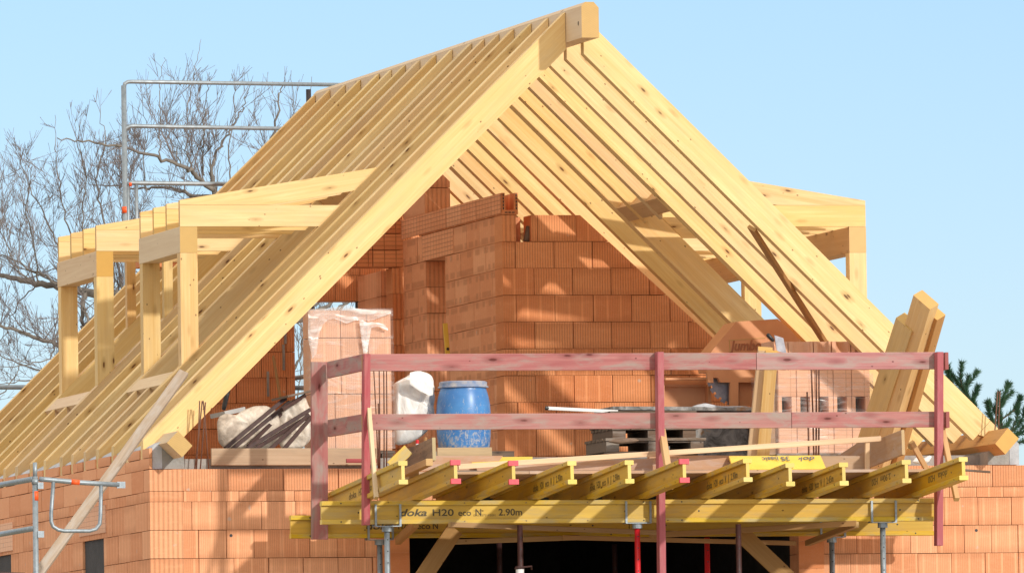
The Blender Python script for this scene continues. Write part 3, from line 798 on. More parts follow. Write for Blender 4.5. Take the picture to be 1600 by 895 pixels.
txt_on={0:'doka H20 eco N',3:'doka H20 eco N | 2.90m',4:'doka H20 eco N | 2.90m',6:'doka H20 eco N | 2.90m',8:'doka H20 eco N | 2.45m'}
joists=[]
for i,(x,y,cap,lab) in enumerate(J):
    A=Vector((x,y,jz(y))); B=Vector((x,y+2.8,jz(y+2.8)))
    th,m4,up=hbeam('formwork_joist',A,B,lab,'yellow joists under the balcony deck',caps=cap)
    joists.append(th)
    dv=(B-A).normalized(); upv=Vector((1,0,0)).cross(dv)
    if upv.z<0: upv=-upv
    wx=x-.0145-.0012
    def words(txt,L_,o_,xd,yd,size):
        n_=len(txt); k_=0
        for wd in txt.split(' '):
            if wd:
                o=text_obj('lettering',wd,size,JPR,th,o_+xd*(L_*k_/n_),xd,yd,.1,1,.0005,.001)
                w0=max(v.co.x for v in o.data.vertices); tw=L_*(len(wd)-.15)/n_
                for v in o.data.vertices: v.co.x*=tw/w0
            k_+=len(wd)+1
    if i in txt_on:
        # seen on the left face of the web: reading from the wall towards the end
        L_=1.05; s0={0:.95}.get(i,.28)
        o_=A+dv*(s0+L_)-upv*.135; o_.x=wx
        words(txt_on[i],L_,o_,-dv,upv,.085)
    if i in (9,10):
        o_=A+dv*.45-upv*.065; o_.x=wx
        words('doka H20' if i==10 else '2.90m H20',.62,o_,dv,-upv,.08)
# ------------------------------------------------------------------ props (steel shores)
def prop(name,px,ytop,Y,mat,label,fork=True,pinmat=None,r=.03,fx=None,extra=None):
    p=at(px,ytop,y=Y); z0=gz(p.x,Y) if Y<0 else 2.34
    th=thing(name,(p.x,Y,z0),label,'prop','steel props under the balcony formwork')
    mb=MB(); mb.tube([(p.x,Y,z0+1.2),(p.x,Y,p.z-.008)],r*.82,16); mb.build('inner_tube',mat,th,smooth=True)
    mb=MB(); mb.tube([(p.x,Y,z0+.01),(p.x,Y,z0+1.45)],r,16); mb.build('outer_tube',mat,th,smooth=True)
    mb=MB(); mb.box(p.x-.06,p.x+.06,Y-.06,Y+.06,z0,z0+.01); mb.build('foot_plate',GALV,th)
    if fork:
        mb=MB(); zt=p.z
        mb.box(p.x-.115,p.x+.115,Y-.06,Y+.06,zt-.008,zt-.001)
        mb.box(p.x-.118,p.x-.100,Y-.055,Y-.043,zt-.001,zt+.185); mb.box(p.x+.100,p.x+.118,Y-.055,Y-.043,zt-.001,zt+.185)
        mb.box(p.x-.118,p.x-.100,Y+.043,Y+.055,zt-.001,zt+.185); mb.box(p.x+.100,p.x+.118,Y+.043,Y+.055,zt-.001,zt+.185)
        mb.tube([(p.x,Y,zt-.05),(p.x,Y,zt-.008)],r*1.5,12)
        mb.build('fork_head',GALV,th)
    mb=MB()
    for q in range(12):
        z=p.z-.12-q*.1
        mb.tube([(p.x,Y-r*.83-.001,z),(p.x,Y-r*.7,z)],.006,8)
    mb.build('pin_hole',BLKP,th)
    return th,p
prop('steel_prop',604.5,821,-1.76,GALV,'galvanised prop with fork head under the left end of the lettered beam')
prop('steel_prop',1379,815,-1.76,GALV,'galvanised prop with fork head near the right end of the front beam')
prop('steel_prop',593,842,-.51,GALV,'galvanised prop just behind and left of the front left prop')
prop('steel_prop',1299.5,838,-.51,GALV,'galvanised prop with fork head at the pier right of the dark opening')
prop('steel_prop',995.5,816,-1.76,REDM,'bright red prop with fork head just left of the red middle post')
prop('steel_prop',1104.5,838,-.51,REDM,'red prop further back, right of the red middle post',fork=False)
th,p=prop('steel_prop',812.3,818,-1.76,RUSTP,'brown prop with a hooked collar left of the middle of the opening',fork=False)
mb=MB(); c=at(812.3,886,y=-1.76)
mb.tube([(c.x-.05,-1.78,c.z-.01),(c.x-.03,-1.80,c.z),(c.x+.05,-1.80,c.z+.005),(c.x+.10,-1.78,c.z+.01),(c.x+.11,-1.74,c.z-.015)],.007,8); mb.tube([(c.x,-1.76,c.z-.012),(c.x,-1.76,c.z+.012)],.04,16)
mb.build('collar',RUSTP,th)
mb=MB(); mb.tube([(c.x,-1.76,c.z-.35),(c.x,-1.76,c.z-.015)],.036,16); mb.build('thread_sleeve',WHITE,th)
prop('steel_prop',1153.5,817,-1.76,RUSTP,'dark brown prop beside the right-hand diagonal plank',fork=False)
prop('steel_prop',780,846,.9,RUSTP,'dark prop standing in the dark left of the hooked brown prop',fork=False)
prop('steel_prop',960,848,2.2,RUSTP,'dark prop deep inside the opening left of the bright red prop',fork=False)

# diagonal planks and battens under the beams
def plank(name,p,q,w_,h_,mat,label,cat,Y=None,Yp=None,Yq=None,group=None,side=(0,1,0),warp=0,bev=.003):
    a=at(p[0],p[1],y=Y if Y is not None else Yp); b=at(q[0],q[1],y=Y if Y is not None else Yq)
    o=beam(name,a,b,w_,h_,mat,None,side,bev,warp); return tag(o,label,cat,group)
plank('diagonal_plank',(645,925),(711,826),.03,.15,BRN,'wide brown plank slanting up to the beams at the left of the dark opening','plank',Yp=-1.1,Yq=-1.0)
plank('diagonal_plank',(1260,930),(1157,832),.03,.15,BRN,'wide brown plank slanting down to the right behind the dark brown prop','plank',Yp=-1.1,Yq=-1.0)
plank('batten',(702,819),(1068,833),.04,.042,BRN,'long thin batten under the lettered beam, red-tipped at its left end','batten',Yp=-1.88,Yq=-1.10)
plank('batten',(1015,836),(1338,817),.04,.05,BRN,'long thin batten under the right half of the front beam','batten',Yp=-1.15,Yq=-1.88)
plank('batten',(712,846),(905,839),.04,.045,BRN,'short brown batten below the lower rear beam on the left','batten',Yp=-.62,Yq=-.62)
plank('batten',(880,839),(1243,848),.04,.04,BRN,'brown batten along the bottom of the lower rear beam on the right','batten',Yp=-.66,Yq=-.66)
plank('batten',(622,844),(650,817),.05,.07,BRN,'stubby brown batten poking out beside the front left prop','batten',Yp=-.6,Yq=-1.5)
plank('batten',(1262,848),(1338,819),.05,.05,BRN,'short brown batten ending at the red-marked batten tip on the right','batten',Yp=-.62,Yq=-1.84)
# ------------------------------------------------------------------ guard rail
rail=thing('guard_rail',(1.5,-1.9,5.2),'reddish pink timber guard rail of two boards around the balcony deck','railing')
def rl(pa,pb,z0a,z1a,name='rail_board',mat=PINK,th=.028,side=(0,1,0)):
    pass
yR=-1.86
def hr(x0,x1,zt,zb,y=yR,slope=.0008,t=.028):
    A=(x0,y,(zt+zb)/2); B=(x1,y,(zt+zb)/2+(x1-x0)*slope); return beam('rail_board',A,B,t,zt-zb,PINK,rail,side=(0,1,0))
hr(1.497,5.02,6.31,6.162); hr(5.025,6.665,6.313,6.163)
hr(1.497,5.33,5.79,5.652,slope=.0008); hr(5.335,6.665,5.793,5.655)
# side rails going back to the wide post (left) and stubs on the right
beam('rail_board',(1.50,-1.89,6.237),(1.47,-.66,6.232),.028,.145,PINK,rail,side=(1,0,0))
beam('rail_board',(1.50,-1.89,5.718),(1.47,-.66,5.722),.028,.15,PINK,rail,side=(1,0,0))
beam('rail_board',(6.735,-1.93,6.235),(6.76,-1.6,6.235),.03,.15,PINK,rail,side=(1,0,0))
beam('rail_board',(6.735,-1.93,5.72),(6.76,-1.6,5.72),.03,.14,PINK,rail,side=(1,0,0))
a=at(500,565,y=-.62); b=at(500,842,y=-.62)
beam('rail_post',(1.403,-.585,a.z),(1.385,-.585,b.z),.04,.148,PINK,rail,side=(0,1,0))
def bat(pxa,ya,pxb,yb,Y,w_,mat,t=.09):
    a=at(pxa,ya,y=Y); b=at(pxb,yb,y=Y); return beam('rail_post',a,b,t,w_,mat,rail,side=(0,1,0))
bat(572,553,571.5,820,-1.93,.056,REDP,.10)
bat(1030,550,1034,925,-1.93,.058,REDP,.10)
bat(1467,550,1466.5,852,-1.93,.058,REDP,.10)
# yellow-ish stub pieces at the left corner
a=at(568,567,y=-1.9); beam('corner_block',(a.x,-1.90,a.z+.065),(a.x,-1.90,a.z-.065),.03,.03,BRN,rail)
a=at(568,660,y=-1.9); beam('corner_block',(a.x,-1.90,a.z+.06),(a.x,-1.90,a.z-.06),.03,.03,BRN,rail)
# slanting raking battens
plank('raking_batten',(576,636),(588,778),.045,.035,SPRP,'thin pale batten slanting down beside the red corner post','batten',Yp=-1.95,Yq=-2.45)
plank('raking_batten',(1033,665),(1048,760),.045,.055,SPRO,'pale batten slanting down from the red middle post','batten',Yp=-1.80,Yq=-2.6)
plank('raking_batten',(1472,670),(1495,780),.05,.045,SPRO,'pale batten slanting down behind the far right joist','batten',Yp=-1.85,Yq=-2.3)
plank('raking_batten',(1424,690),(1449,735),.04,.045,SPRO,'short pale batten leaning left of the red right post','batten',Yp=-1.3,Yq=-1.2)

# ------------------------------------------------------------------ deck panels, fascias, boxes
def jplane(px,py,off=0):
    d=ray(px,py); n=Vector((0,TILT,1)); dd=5.247-TILT*1.8+off
    return CAM+d*((dd-n.dot(CAM))/n.dot(d))
yd=-2.0
def deck(x0,x1,label,y0=yd,y1=-.15,off=0):
    m4=frame((x0,y0,jz(y0)+.0135+off+.001),(x1,y0,jz(y0)+.0135+off+.001),(0,1,-TILT))
    up=1 if (m4.to_3x3()@Vector((0,0,1))).z>0 else -1
    mb=MB(); mb.box(0,x1-x0,0,y1-y0,-.0125,.0125); o=mb.build('deck_panel',PLY,None,m4)
    return tag(o,label,'panel','plywood panels of the balcony deck')
deck(1.95,2.93,'plywood deck panel edge at the left above the red-capped joists')
deck(2.935,4.90,'plywood deck panel edge in the middle above the uncapped joists')
deck(4.905,6.55,'plywood deck panel edge at the right below the lettered yellow panel')
def board_px(name,p,Y,t,mat,label,cat,group=None,tilt=0,extra_y=0):
    """flat board whose seen outline (pixel corners, clockwise from top left) stands at depth Y (or per-corner list)"""
    Ys=Y if isinstance(Y,(list,tuple)) else [Y]*len(p)
    P=[at(a,b,y=yy) for (a,b),yy in zip(p,Ys)]
    n=(P[1]-P[0]).cross(P[2]-P[0]).normalized()
    if n.y<0: n=-n
    x=(P[1]-P[0]).normalized(); 
    m4=frame(P[0],P[1],n); inv=m4.inverted()
    V=[inv@q for q in P]+[inv@(q+n*t) for q in P]; k=len(P)
    F=[tuple(range(k)),tuple(range(k,2*k))[::-1]]+[(i,(i+1)%k,k+(i+1)%k,k+i) for i in range(k)]
    o=fixn(mobj(name,V,F,mat,None,m4))
    if label: tag(o,label,cat,group)
    return o
board_px('edge_board',[(636,712),(786,711.5),(770,734),(636,735)],-1.7,.02,PLY,'pinkish edge board standing behind the red-capped joists','board')
o=board_px('edge_board',[(742,724),(1020,716),(1020,734),(746,735)],-1.78,.02,PLY,'long grey-pink edge board behind the middle joists','board')
board_px('edge_board',[(1012,711),(1160,711),(1172,733),(1012,734)],-1.72,.02,PLY,'plain plywood edge board just right of the red middle post','board')
board_px('edge_board',[(1276,712),(1356,712),(1356,733),(1276,733)],-1.68,.02,PLY,'plain plywood edge board right of the lettered yellow panel','board')
pan=board_px('yellow_panel',[(1139,712),(1282,711),(1291,732),(1146,733)],[-1.75,-1.75,-1.97,-1.97],.022,YELP,'bright yellow shuttering panel with upside-down lettering on the deck','panel')
a=at(1271,712.8,y=-1.78); b=at(1271,718.8,y=-1.85)
for txt,p1,p0 in (('doka',1237,1272),('3S',1218,1232),('basic',1189,1214)):
    a=at(p0,712.6,y=-1.757); b=at(p1,713.0,y=-1.757)
    up_=(at(1232,732,y=-1.97)-at(1230,712,y=-1.75)).normalized()
    xd=(b-a).normalized()
    o=text_obj('lettering',txt,.115,GREYP,pan,a+up_*.010+Vector((0,-.03,.004)),xd,up_,.2 if txt=='doka' else 0,1,.0006,.001)
    xs_=[v.co.x for v in o.data.vertices]; w0=max(xs_)
    for v in o.data.vertices: v.co.x*=(b-a).length/w0
board_px('yellow_panel',[(731,714),(832,713),(832,722),(740,726)],[-1.6,-1.6,-1.75,-1.75],.022,YELP,'small plain yellow panel behind the pale plank left of the middle','panel')
# long pale plank rising to the right
plank('long_plank',(716,729),(1376,685),.03,.046,SPRP,'long pale new plank rising to the right across the deck','plank',Yp=-1.98,Yq=-1.75)
# plank boxes running back along the deck
def run_board(name,px,ytop,ybot,Y0,L_,t,mat,label,px_off=0,rise=.0):
    a=at(px,ytop,y=Y0); b=at(px,ybot,y=Y0); h=a.z-b.z
    A=Vector((a.x,Y0,(a.z+b.z)/2)); B=A+Vector((0,L_,-TILT*L_+rise))
    return tag(beam(name,A,B,t,h,mat,None,side=(1,0,0)),label,'plank')
run_board('form_plank',678,683,719,-2.6,1.45,.03,DIRTY,'dirty brown plank on edge running back above the left joists')
run_board('form_plank',671,716,727,-2.62,1.0,.06,SPRO,'short batten with a yellow end under the dirty plank on edge')
run_board('form_plank',1411,671,710,-2.3,1.5,.027,PLY,'plywood board on edge running back above the right joists')
plank('form_plank',(611,728),(638,702),.02,.10,YEL,'small tilted yellow board between the left joist and the dirty plank','plank',Yp=-2.3,Yq=-2.3)
o=board_px('plywood_offcut',[(1309,712),(1352,684),(1352,713)],-1.35,.02,PLY,'grey triangular plywood offcut beside the right box','board')
plank('box_post',(1355,686),(1355,733),.03,.04,SPRP,'short pale upright batten with a red edge under the plank end','batten',Y=-1.74)

# slab edge boards on the brick wall
plank('slab_edge_board',(330,713.5),(592,713),.035,.150,TAN,'long tan board on edge on the brick wall left of the barrel','board',Y=.26,bev=.004)
plank('slab_edge_board',(683,706.5),(768,706),.035,.085,TAN,'short tan board on edge below the blue barrel','board',Y=.26)
plank('slab_edge_board',(541,719.5),(588,719.5),.03,.035,REDP,'small red offcut lying on the brick wall by the corner post','board',Y=.1)

# ------------------------------------------------------------------ things on the deck
Zf=5.50
# wrapped pallet of solid-looking blocks (left)
def block_stack(mbp,x0,x1,y0,y1,z0,tops_,nx,mat,parent,name='block'):
    pass
pl=thing('block_pallet',(2.0,1.3,Zf),'tall pallet of pale clay blocks under torn clear film, left of the white bag','pallet of blocks')
Yp=1.15
xa=at(486,600,y=Yp).x; xb=at(612,600,y=Yp).x; zt=at(550,484,y=Yp).z
zr=[zt,at(550,527.6,y=Yp).z,at(550,615,y=Yp).z,Zf+.1]
seams=[[xa,at(525,0,y=Yp).x,at(566,0,y=Yp).x,xb],[xa,at(525,0,y=Yp).x,at(568,0,y=Yp).x,xb],[xa,at(515,0,y=Yp).x,at(556,0,y=Yp).x,xb]]
V=[];F=[];RN=[];TY=[];UV=[]
def add_block(V,F,RN,TY,UV,x0,x1,y0,y1,z0,z1,tf=0,tsd=5):
    bi=len(V); V+=box_pts(x0,x1,y0,y1,z0,z1); r=random.random()*.5+.3
    w_,h_,d_=x1-x0,z1-z0,y1-y0
    fu=[[(0,0),(0,d_),(w_,d_),(w_,0)],[(0,0),(w_,0),(w_,d_),(0,d_)],[(0,0),(w_,0),(w_,h_),(0,h_)],[(0,0),(d_,0),(d_,h_),(0,h_)],[(0,0),(w_,0),(w_,h_),(0,h_)],[(0,0),(d_,0),(d_,h_),(0,h_)]]
    for q,f in enumerate(BOXF):
        F.append(tuple(i+bi for i in f)); RN.append(r); TY.append(float((5,5,tf,tsd,tf,tsd)[q])); UV.append(fu[q])
for k in range(3):
    for a,b in zip(seams[k][:-1],seams[k][1:]):
        V=[];F=[];RN=[];TY=[];UV=[]
        add_block(V,F,RN,TY,UV,a+.003,b-.003,Yp,Yp+.31,zr[k+1]+.003,zr[k]-.003,0); mobj('block',V,F,CLAYP,pl,rnd=RN,typ=TY,uvs=UV)
mb=MB(); mb.box(xa-.02,xb+.02,Yp-.02,Yp+.35,Zf+.075,Zf+.098)
for q in range(3): mb.box(xa+q*(xb-xa-.1)/2,xa+q*(xb-xa-.1)/2+.1,Yp-.01,Yp+.33,Zf+.001,Zf+.074)
mb.build('pallet',OLD,pl)
def wrap(name,x0,x1,y0,y1,z0,z1,parent,mat,amp=.012,nx=26,nz=40,lid=True,topcut=None):
    """film skin around a stack: wavy open box"""
    V=[];F=[]; per=[]
    def side(n,f):
        for i in range(n): per.append(f(i/n))
    side(nx,lambda t:(x0+(x1-x0)*t,y0)); side(nx,lambda t:(x1,y0+(y1-y0)*t)); side(nx,lambda t:(x1-(x1-x0)*t,y1)); side(nx,lambda t:(x0,y1-(y1-y0)*t))
    cx,cy=(x0+x1)/2,(y0+y1)/2; n=len(per)
    for j in range(nz+1):
        z=z0+(z1-z0)*j/nz
        for (x,y) in per:
            d=Vector((x-cx,y-cy,0)).normalized(); a=amp*(.6+noise.noise(Vector((x*5,y*5,z*4)))+.5*noise.noise(Vector((x*14,y*14,z*11))))
            V.append((x+d.x*a,y+d.y*a,z))
    for j in range(nz):
        for i in range(n):
            i2=(i+1)%n; F.append((j*n+i,j*n+i2,(j+1)*n+i2,(j+1)*n+i))
    if lid:
        b=len(V); m_=10
        ring=[nz*n+i for i in range(n)]
        V.append((cx,cy,z1+.012)); 
        for i in range(n): F.append((ring[i],ring[(i+1)%n],b))
    return mobj(name,V,F,mat,parent,smooth=True)
wrap('stretch_film',xa-.012,xb+.012,Yp-.012,Yp+.32,Zf+.12,zt+.012,pl,FILM)
# bunched torn film along the top front
random.seed(11)
def film_sheet(name,outl,Y,parent,mat,n=14,amp=.02):
    """sheet between two pixel polylines, crumpled"""
    V=[];F=[]; m_=len(outl)
    for i,(px,y0_,y1_) in enumerate(outl):
        for j in range(n+1):
            t=j/n; p=at(px,y0_+(y1_-y0_)*t,y=Y)
            q=p+Vector((0,-abs(amp*(noise.noise(Vector((p.x*22,p.z*9,3.3)))+.6*noise.noise(Vector((p.x*50,p.z*25,1)))))-.004,0)); V.append(tuple(q))
    for i in range(m_-1):
        for j in range(n): F.append((i*(n+1)+j,(i+1)*(n+1)+j,(i+1)*(n+1)+j+1,i*(n+1)+j+1))
    return mobj(name,V,F,mat,parent,smooth=True)
ol=[(481,484,530),(488,483,560),(494,483,552),(499,483,520),(505,482,506),(512,482,500),(520,480,497),(528,479,500),(536,477,503),(541,476,505),(548,478,503),(556,482,500),(566,483,500),(576,483,502),(586,484,499),(598,484,494),(611,485,490)]
film_sheet('torn_film',ol,Yp-.03,pl,FILMW)
ol=[(561,500,505),(566,500,540),(570,502,575),(574,504,548),(580,503,512),(590,505,510),(600,507,514),(606,513,516)]
film_sheet('torn_film',ol,Yp-.045,pl,FILMW)
# rebar bunches
def rebars(label,Y,items,zdeep=.25,r=.006):
    th=thing('rebar_bunch',at(items[0][2],items[0][3],y=Y),label,'rebar','rusty rebar bunches sticking up')
    for (x0,y0_,x1,y1_) in items:
        a=at(x0,y0_,y=Y); b=at(x1,y1_,y=Y); b2=b+(b-a).normalized()*.02
        mb=MB(); mb.tube([a,(a+b)/2+Vector((.003,0,0)),b2],r,8); mb.build('bar',REBAR,th,smooth=True)
    return th
rebars('rusty rebars in front of the wrapped blocks beside the red corner post',.12,[(584,578,591,731),(592.5,578,593.5,731),(599.5,578,600,731),(604,578,604,731),(591,630,592,731)])
rebars('rusty rebars on the brick wall at the left foot of the roof',.14,[(312,626,307,731),(321,628,313,731),(317.5,626,326,731),(316,626,304.5,731)])
rebars('dark rebars in front of the wrapped hollow bricks',.12,[(1267,556,1272,731),(1275.5,556,1275,731),(1279.5,556,1279,731),(1261,612,1264,731)],r=.008)
rebars('rusty rebars beside the concrete at the right foot of the roof',.12,[(1559,611,1550,723),(1562.5,611,1557,723)])
# blue barrel
c=at(725,700,y=1.0)
bz=at(725,697,y=.95).z-.05
br=thing('barrel',(c.x,1.0,bz),'blue plastic barrel with a pale lid, splashed with dried cement','barrel')
H=at(725,597,y=1.0).z-bz; Rr=.243
m4=Matrix.Translation((c.x,1.0,bz))
k=H/.62
prof=[(.20,0),(.222,.012),(.232,.06*k),(.240,.15*k),(.243,.24*k),(.243,.34*k),(.238,.42*k),(.226,.49*k),(.212,.54*k),(.205,.560*k),(.205,.575*k)]
MB().lathe(prof,56).build('barrel_body',BARREL,br,m4,smooth=True)
MB().lathe([(.205,.568*k),(.226,.570*k),(.226,.582*k),(.214,.586*k),(.214,.618*k),(.20,.626*k),(.06,.628*k)],56).build('lid',LIDM,br,m4,smooth=False)
mb=MB(); mb.box(c.x-.35,c.x+.4,.75,1.35,Zf,bz-.001); tag(mb.build('support_boards',OLD),'low dark stack of boards under the blue barrel','boards')
# white bag
def crumple(name,outline,Y,depth,mat,label,cat,seed=1,n=9,amp=.03,parent=None):
    """closed puffed shape: outline is a pixel ring, filled by rings toward the centre front and back"""
    P=[at(a,b,y=Y) for a,b in outline]; k=len(P); cen=sum(P,Vector())/k
    V=[];F=[]
    def ringat(t,s_):
        out=[]
        for p in P:
            q=cen+(p-cen)*t; d=depth*math.sqrt(max(0,1-t**2.2))
            nn=noise.noise(Vector((q.x*7+seed,q.z*7,seed*1.3)))*1.0+noise.noise(Vector((q.x*19,q.z*13+seed,2)))*.5+(.5-abs(noise.noise(Vector((q.x*16+q.z*9,q.z*11-seed,4)))))*1.1
            a_=amp*nn*(1 if t<.999 else .0)
            out.append((q.x+.3*a_,Y-s_*(d+a_),q.z+.25*a_))
        return out
    ts=[1-(i/n)**1.3 for i in range(n)]
    idx=[]
    for s_ in (1,-1):
        rr=[]
        for i,t in enumerate(ts):
            if s_==-1 and i==0: rr.append(idx[0][0]); continue
            b=len(V); V+=ringat(t,s_); rr.append([b+j for j in range(k)])
        b=len(V); V.append((cen.x,Y-s_*depth,cen.z)); idx.append(rr)
        for i in range(len(rr)-1):
            for j in range(k):
                j2=(j+1)%k; f=(rr[i][j],rr[i][j2],rr[i+1][j2],rr[i+1][j]); F.append(f if s_>0 else f[::-1])
        for j in range(k):
            f=(rr[-1][j],rr[-1][(j+1)%k],b); F.append(f if s_>0 else f[::-1])
    o=fixn(mobj(name,V,F,mat,parent,smooth=True))
    md=o.modifiers.new('s','SUBSURF'); md.levels=1; md.render_levels=2
    if label: tag(o,label,cat)
    return o
def dens(ol,m_=3):
    out=[]
    for i,(a,b) in enumerate(ol):
        c_,d_=ol[(i+1)%len(ol)]
        for q in range(m_): out.append((a+(c_-a)*q/m_,b+(d_-b)*q/m_))
    return out
bag=crumple('white_bag',dens([(613,600),(622,594),(634,588),(644,581),(656,579),(668,583),(676,594),(678,606),(674,616),(677,636),(679,652),(673,668),(660,682),(640,694),(622,697),(614,694)]),1.25,.11,BAG,'slumped white woven bag between the wrapped blocks and the blue barrel','bag',3,amp=.06)
o=film_sheet('bag_flap',[(640,582,600),(648,580,606),(656,579,611),(664,582,615),(671,587,618),(676,594,617)],1.02,bag,BAG,10,.03); place(o,Matrix.Identity(4),bag)
# two bottles
for nm,px,py,capm,lab,Yb in (('bottle',652,690,REDM,'small clear bottle with a red cap by the white bag',.5),('bottle',665,686,BRN,'small clear bottle with an ochre cap by the white bag',.52)):
    p=at(px,py,y=Yb)
    b_=thing(nm,(p.x,Yb,p.z-.2),lab,'bottle'); m4=Matrix.Translation((p.x,Yb,p.z-.2))
    MB().lathe([(.03,0),(.035,.01),(.035,.13),(.014,.175),(.012,.19)],20).build('bottle_body',WHITE,b_,m4,smooth=True)
    MB().lathe([(.015,.185),(.015,.215),(.012,.218)],16).build('cap',capm,b_,m4)
    mb=MB(); mb.box(p.x-.05,p.x+.05,Yb-.05,Yb+.05,Zf,p.z-.201); mb.build('stand_block',OLD,b_)
# sacks and brown steel bars on the left
s1=crumple('sack',dens([(338,660),(342,650),(352,645),(368,648),(380,640),(396,634),(415,633),(432,640),(440,660),(436,690),(420,702),(380,703),(350,702),(340,690)]),1.0,.10,SACK,'dusty beige plastic sack behind the brown bars, at the left','sack',5,amp=.035)
s2=crumple('sack',dens([(432,640),(446,628),(462,622),(476,620),(484,640),(484,690),(470,703),(440,703),(430,680)]),1.1,.09,SACK,'white printed sack behind the brown bars, against the wrapped blocks','sack',8,amp=.05)
for i,(p,q,yy) in enumerate([((352,700),(446,622),.62),((362,702),(452,628),.66),((383,702),(484,640),.5),((395,703),(476,654),.52),((420,703),(482,648),.44),((442,703),(486,652),.4),((388,697),(440,645),.7),((440,640),(476,618),.75)]):
    o=plank('steel_bar',p,q,.03,.034,BARM,('dark brown painted steel bar in the heap lying over the sacks'),'steel bar',Yp=yy,Yq=yy+.35,group='brown steel bars heaped on the sacks')
plank('board_scrap',(437,622),(476,613),.2,.02,OLD,'thin dark board lying on top of the brown bars','board',Yp=.9,Yq=1.1)
plank('leaning_stick',(427,557),(438,620),.03,.02,BRN,'thin wooden stick leaning at the dark block wall on the left','stick',Yp=9.9,Yq=9.3)
crumple('black_bag',dens([(346,640),(350,618),(356,602),(362,592),(359,612),(352,642)]),1.4,.05,BLKP,'narrow folded black sheet behind the beige sack','sheet',2,amp=.01)
plank('styrofoam_board',(340,648),(372,641),.3,.04,plain('grey_foam',(.5,.5,.5)),'grey foam board lying behind the beige sack','board',Yp=1.35,Yq=1.4)

# yellow spirit level in the doorway
p=at(696,512,x=XW1-.02); q=at(703,556,x=XW1-.02)
lv=beam('spirit_level',at(695.5,505,y=6.9),at(700,560,y=6.9),.022,.045,YELP,None,(0,1,0)); tag(lv,'yellow spirit level standing in the narrow doorway','spirit level')
c=at(699.3,545,y=6.9); mb=MB(); mb.tube([(c.x,6.885,c.z),(c.x,6.8885,c.z)],.014,14); mb.build('vial',BLKP,lv)
plank('wood_scrap',(822,377),(827,354),.06,.05,OLD,'short dark wood scrap on top of the inner wall gap','wood scrap',Y=5.0)

# ------------------------------------------------------------------ brick saw
saw=thing('brick_saw',(6,1.9,Zf),'orange brick cutting saw with a big toothed blade, embossed with Jumbo','brick saw')
Ys_=2.0
def plate_px(name,pts,Y,t,mat,parent):
    P=[at(a,b,y=Y) for a,b in pts]; mb=MB(); mb.prism([(p.x,p.z) for p in P],Y,Y+t,lambda u,v,a:(u,a,v)); return fixn(mb.build(name,mat,parent))
plate_px('hood',[(1106,556),(1128,529),(1150,502.5),(1215,498),(1234,514),(1250,532),(1260,545),(1262,580),(1110,580)],Ys_,.42,ORANGE,saw)
plate_px('emboss_frame',[(1139,531),(1196,527),(1196,528.2),(1140.5,532.2),(1141.5,550),(1140.3,550)],Ys_-.004,.006,SPRO,saw)
a=at(1142,547.5,y=Ys_-.003); b=at(1190,545,y=Ys_-.003)
o=text_obj('lettering','Jumbo',.13,plain('embossed_orange',(.40,.13,.045),.5),saw,a,(b-a),(0,0,1),.25,1,.003,.003)
xs_=[v.co.x for v in o.data.vertices]; w0=max(xs_)
for v in o.data.vertices: v.co.x*=(b-a).length/w0
plate_px('arm',[(1110,577),(1262,577),(1262,597),(1125,597),(1122,590),(1110,590)],Ys_-.05,.06,ORANGE,saw)
plate_px('arm',[(1105,577),(1113,577),(1115,598),(1107,597)],Ys_-.12,.05,ORANGE,saw)
plate_px('post',[(1141,597),(1154,597),(1154,634),(1141,634)],Ys_-.05,.05,ORANGE,saw)
plate_px('post',[(1155,597),(1262,597),(1262,634),(1155,634)],Ys_+.03,.04,ORANGE,saw)
plate_px('back_panel',[(1035,594),(1110,594),(1110,636),(1035,636)],Ys_+.3,.03,ORANGE,saw)
plate_px('tray_rail',[(1040,590),(1108,589.5),(1108,593),(1040,593.5)],Ys_+.1,.12,ORANGE,saw)
plate_px('tray_rail',[(1035,601),(1108,601),(1108,604),(1035,604)],Ys_+.26,.03,ORANGE,saw)
plate_px('side_post',[(1035,590),(1038.5,590),(1038.5,636),(1035,636)],Ys_+.2,.1,ORANGE,saw)
plate_px('side_post',[(1107,590),(1111,590),(1111,636),(1107,636)],Ys_+.2,.1,ORANGE,saw)
# toothed blade: circle around a centre right of the visible arc
cb=at(1157,583,y=Ys_-.02); rb_=(at(1157,583,y=Ys_).z-at(1157,634.5,y=Ys_).z)
ring=[]
nT=26
for i in range(nT):
    a0=2*math.pi*i/nT; da=2*math.pi/nT
    for t_,rr in ((0,1.0),(.62,1.0),(.66,.90),(.96,.90)):
        an=a0+da*t_; ring.append((cb.x+rb_*rr*math.cos(an),cb.z+rb_*rr*math.sin(an)))
mb=MB(); mb.prism(ring,Ys_+.07,Ys_+.076,lambda u,v,a:(u,a,v)); fixn(mb.build('blade',STEEL,saw))
# tray/edge and legs
plate_px('table',[(958,634.5),(1262,636),(1262,642),(958,640)],Ys_-.25,.7,STAIN,saw)
plate_px('water_tray',[(1068,642),(1262,642),(1262,660),(1068,660)],Ys_+.1,.3,SPRO,saw)
plate_px('leg',[(1086,660),(1168,662),(1168,716),(1086,716)],Ys_+.0,.1,STAIN,saw)
a=at(1090,640,y=Ys_); mb=MB(); mb.box(a.x-.5,a.x+.6,Ys_+.3,Ys_+.4,Zf,a.z); mb.build('frame_rear',STAIN,saw)
# cement crust on the table edge
crumple('mortar_crust',dens([(1078,636),(1088,632),(1100,629.5),(1112,633),(1130,634.5),(1160,634),(1178,636),(1178,641),(1130,640),(1090,640)]),Ys_-.2,.05,LIME,None,None,9,amp=.01,parent=saw)
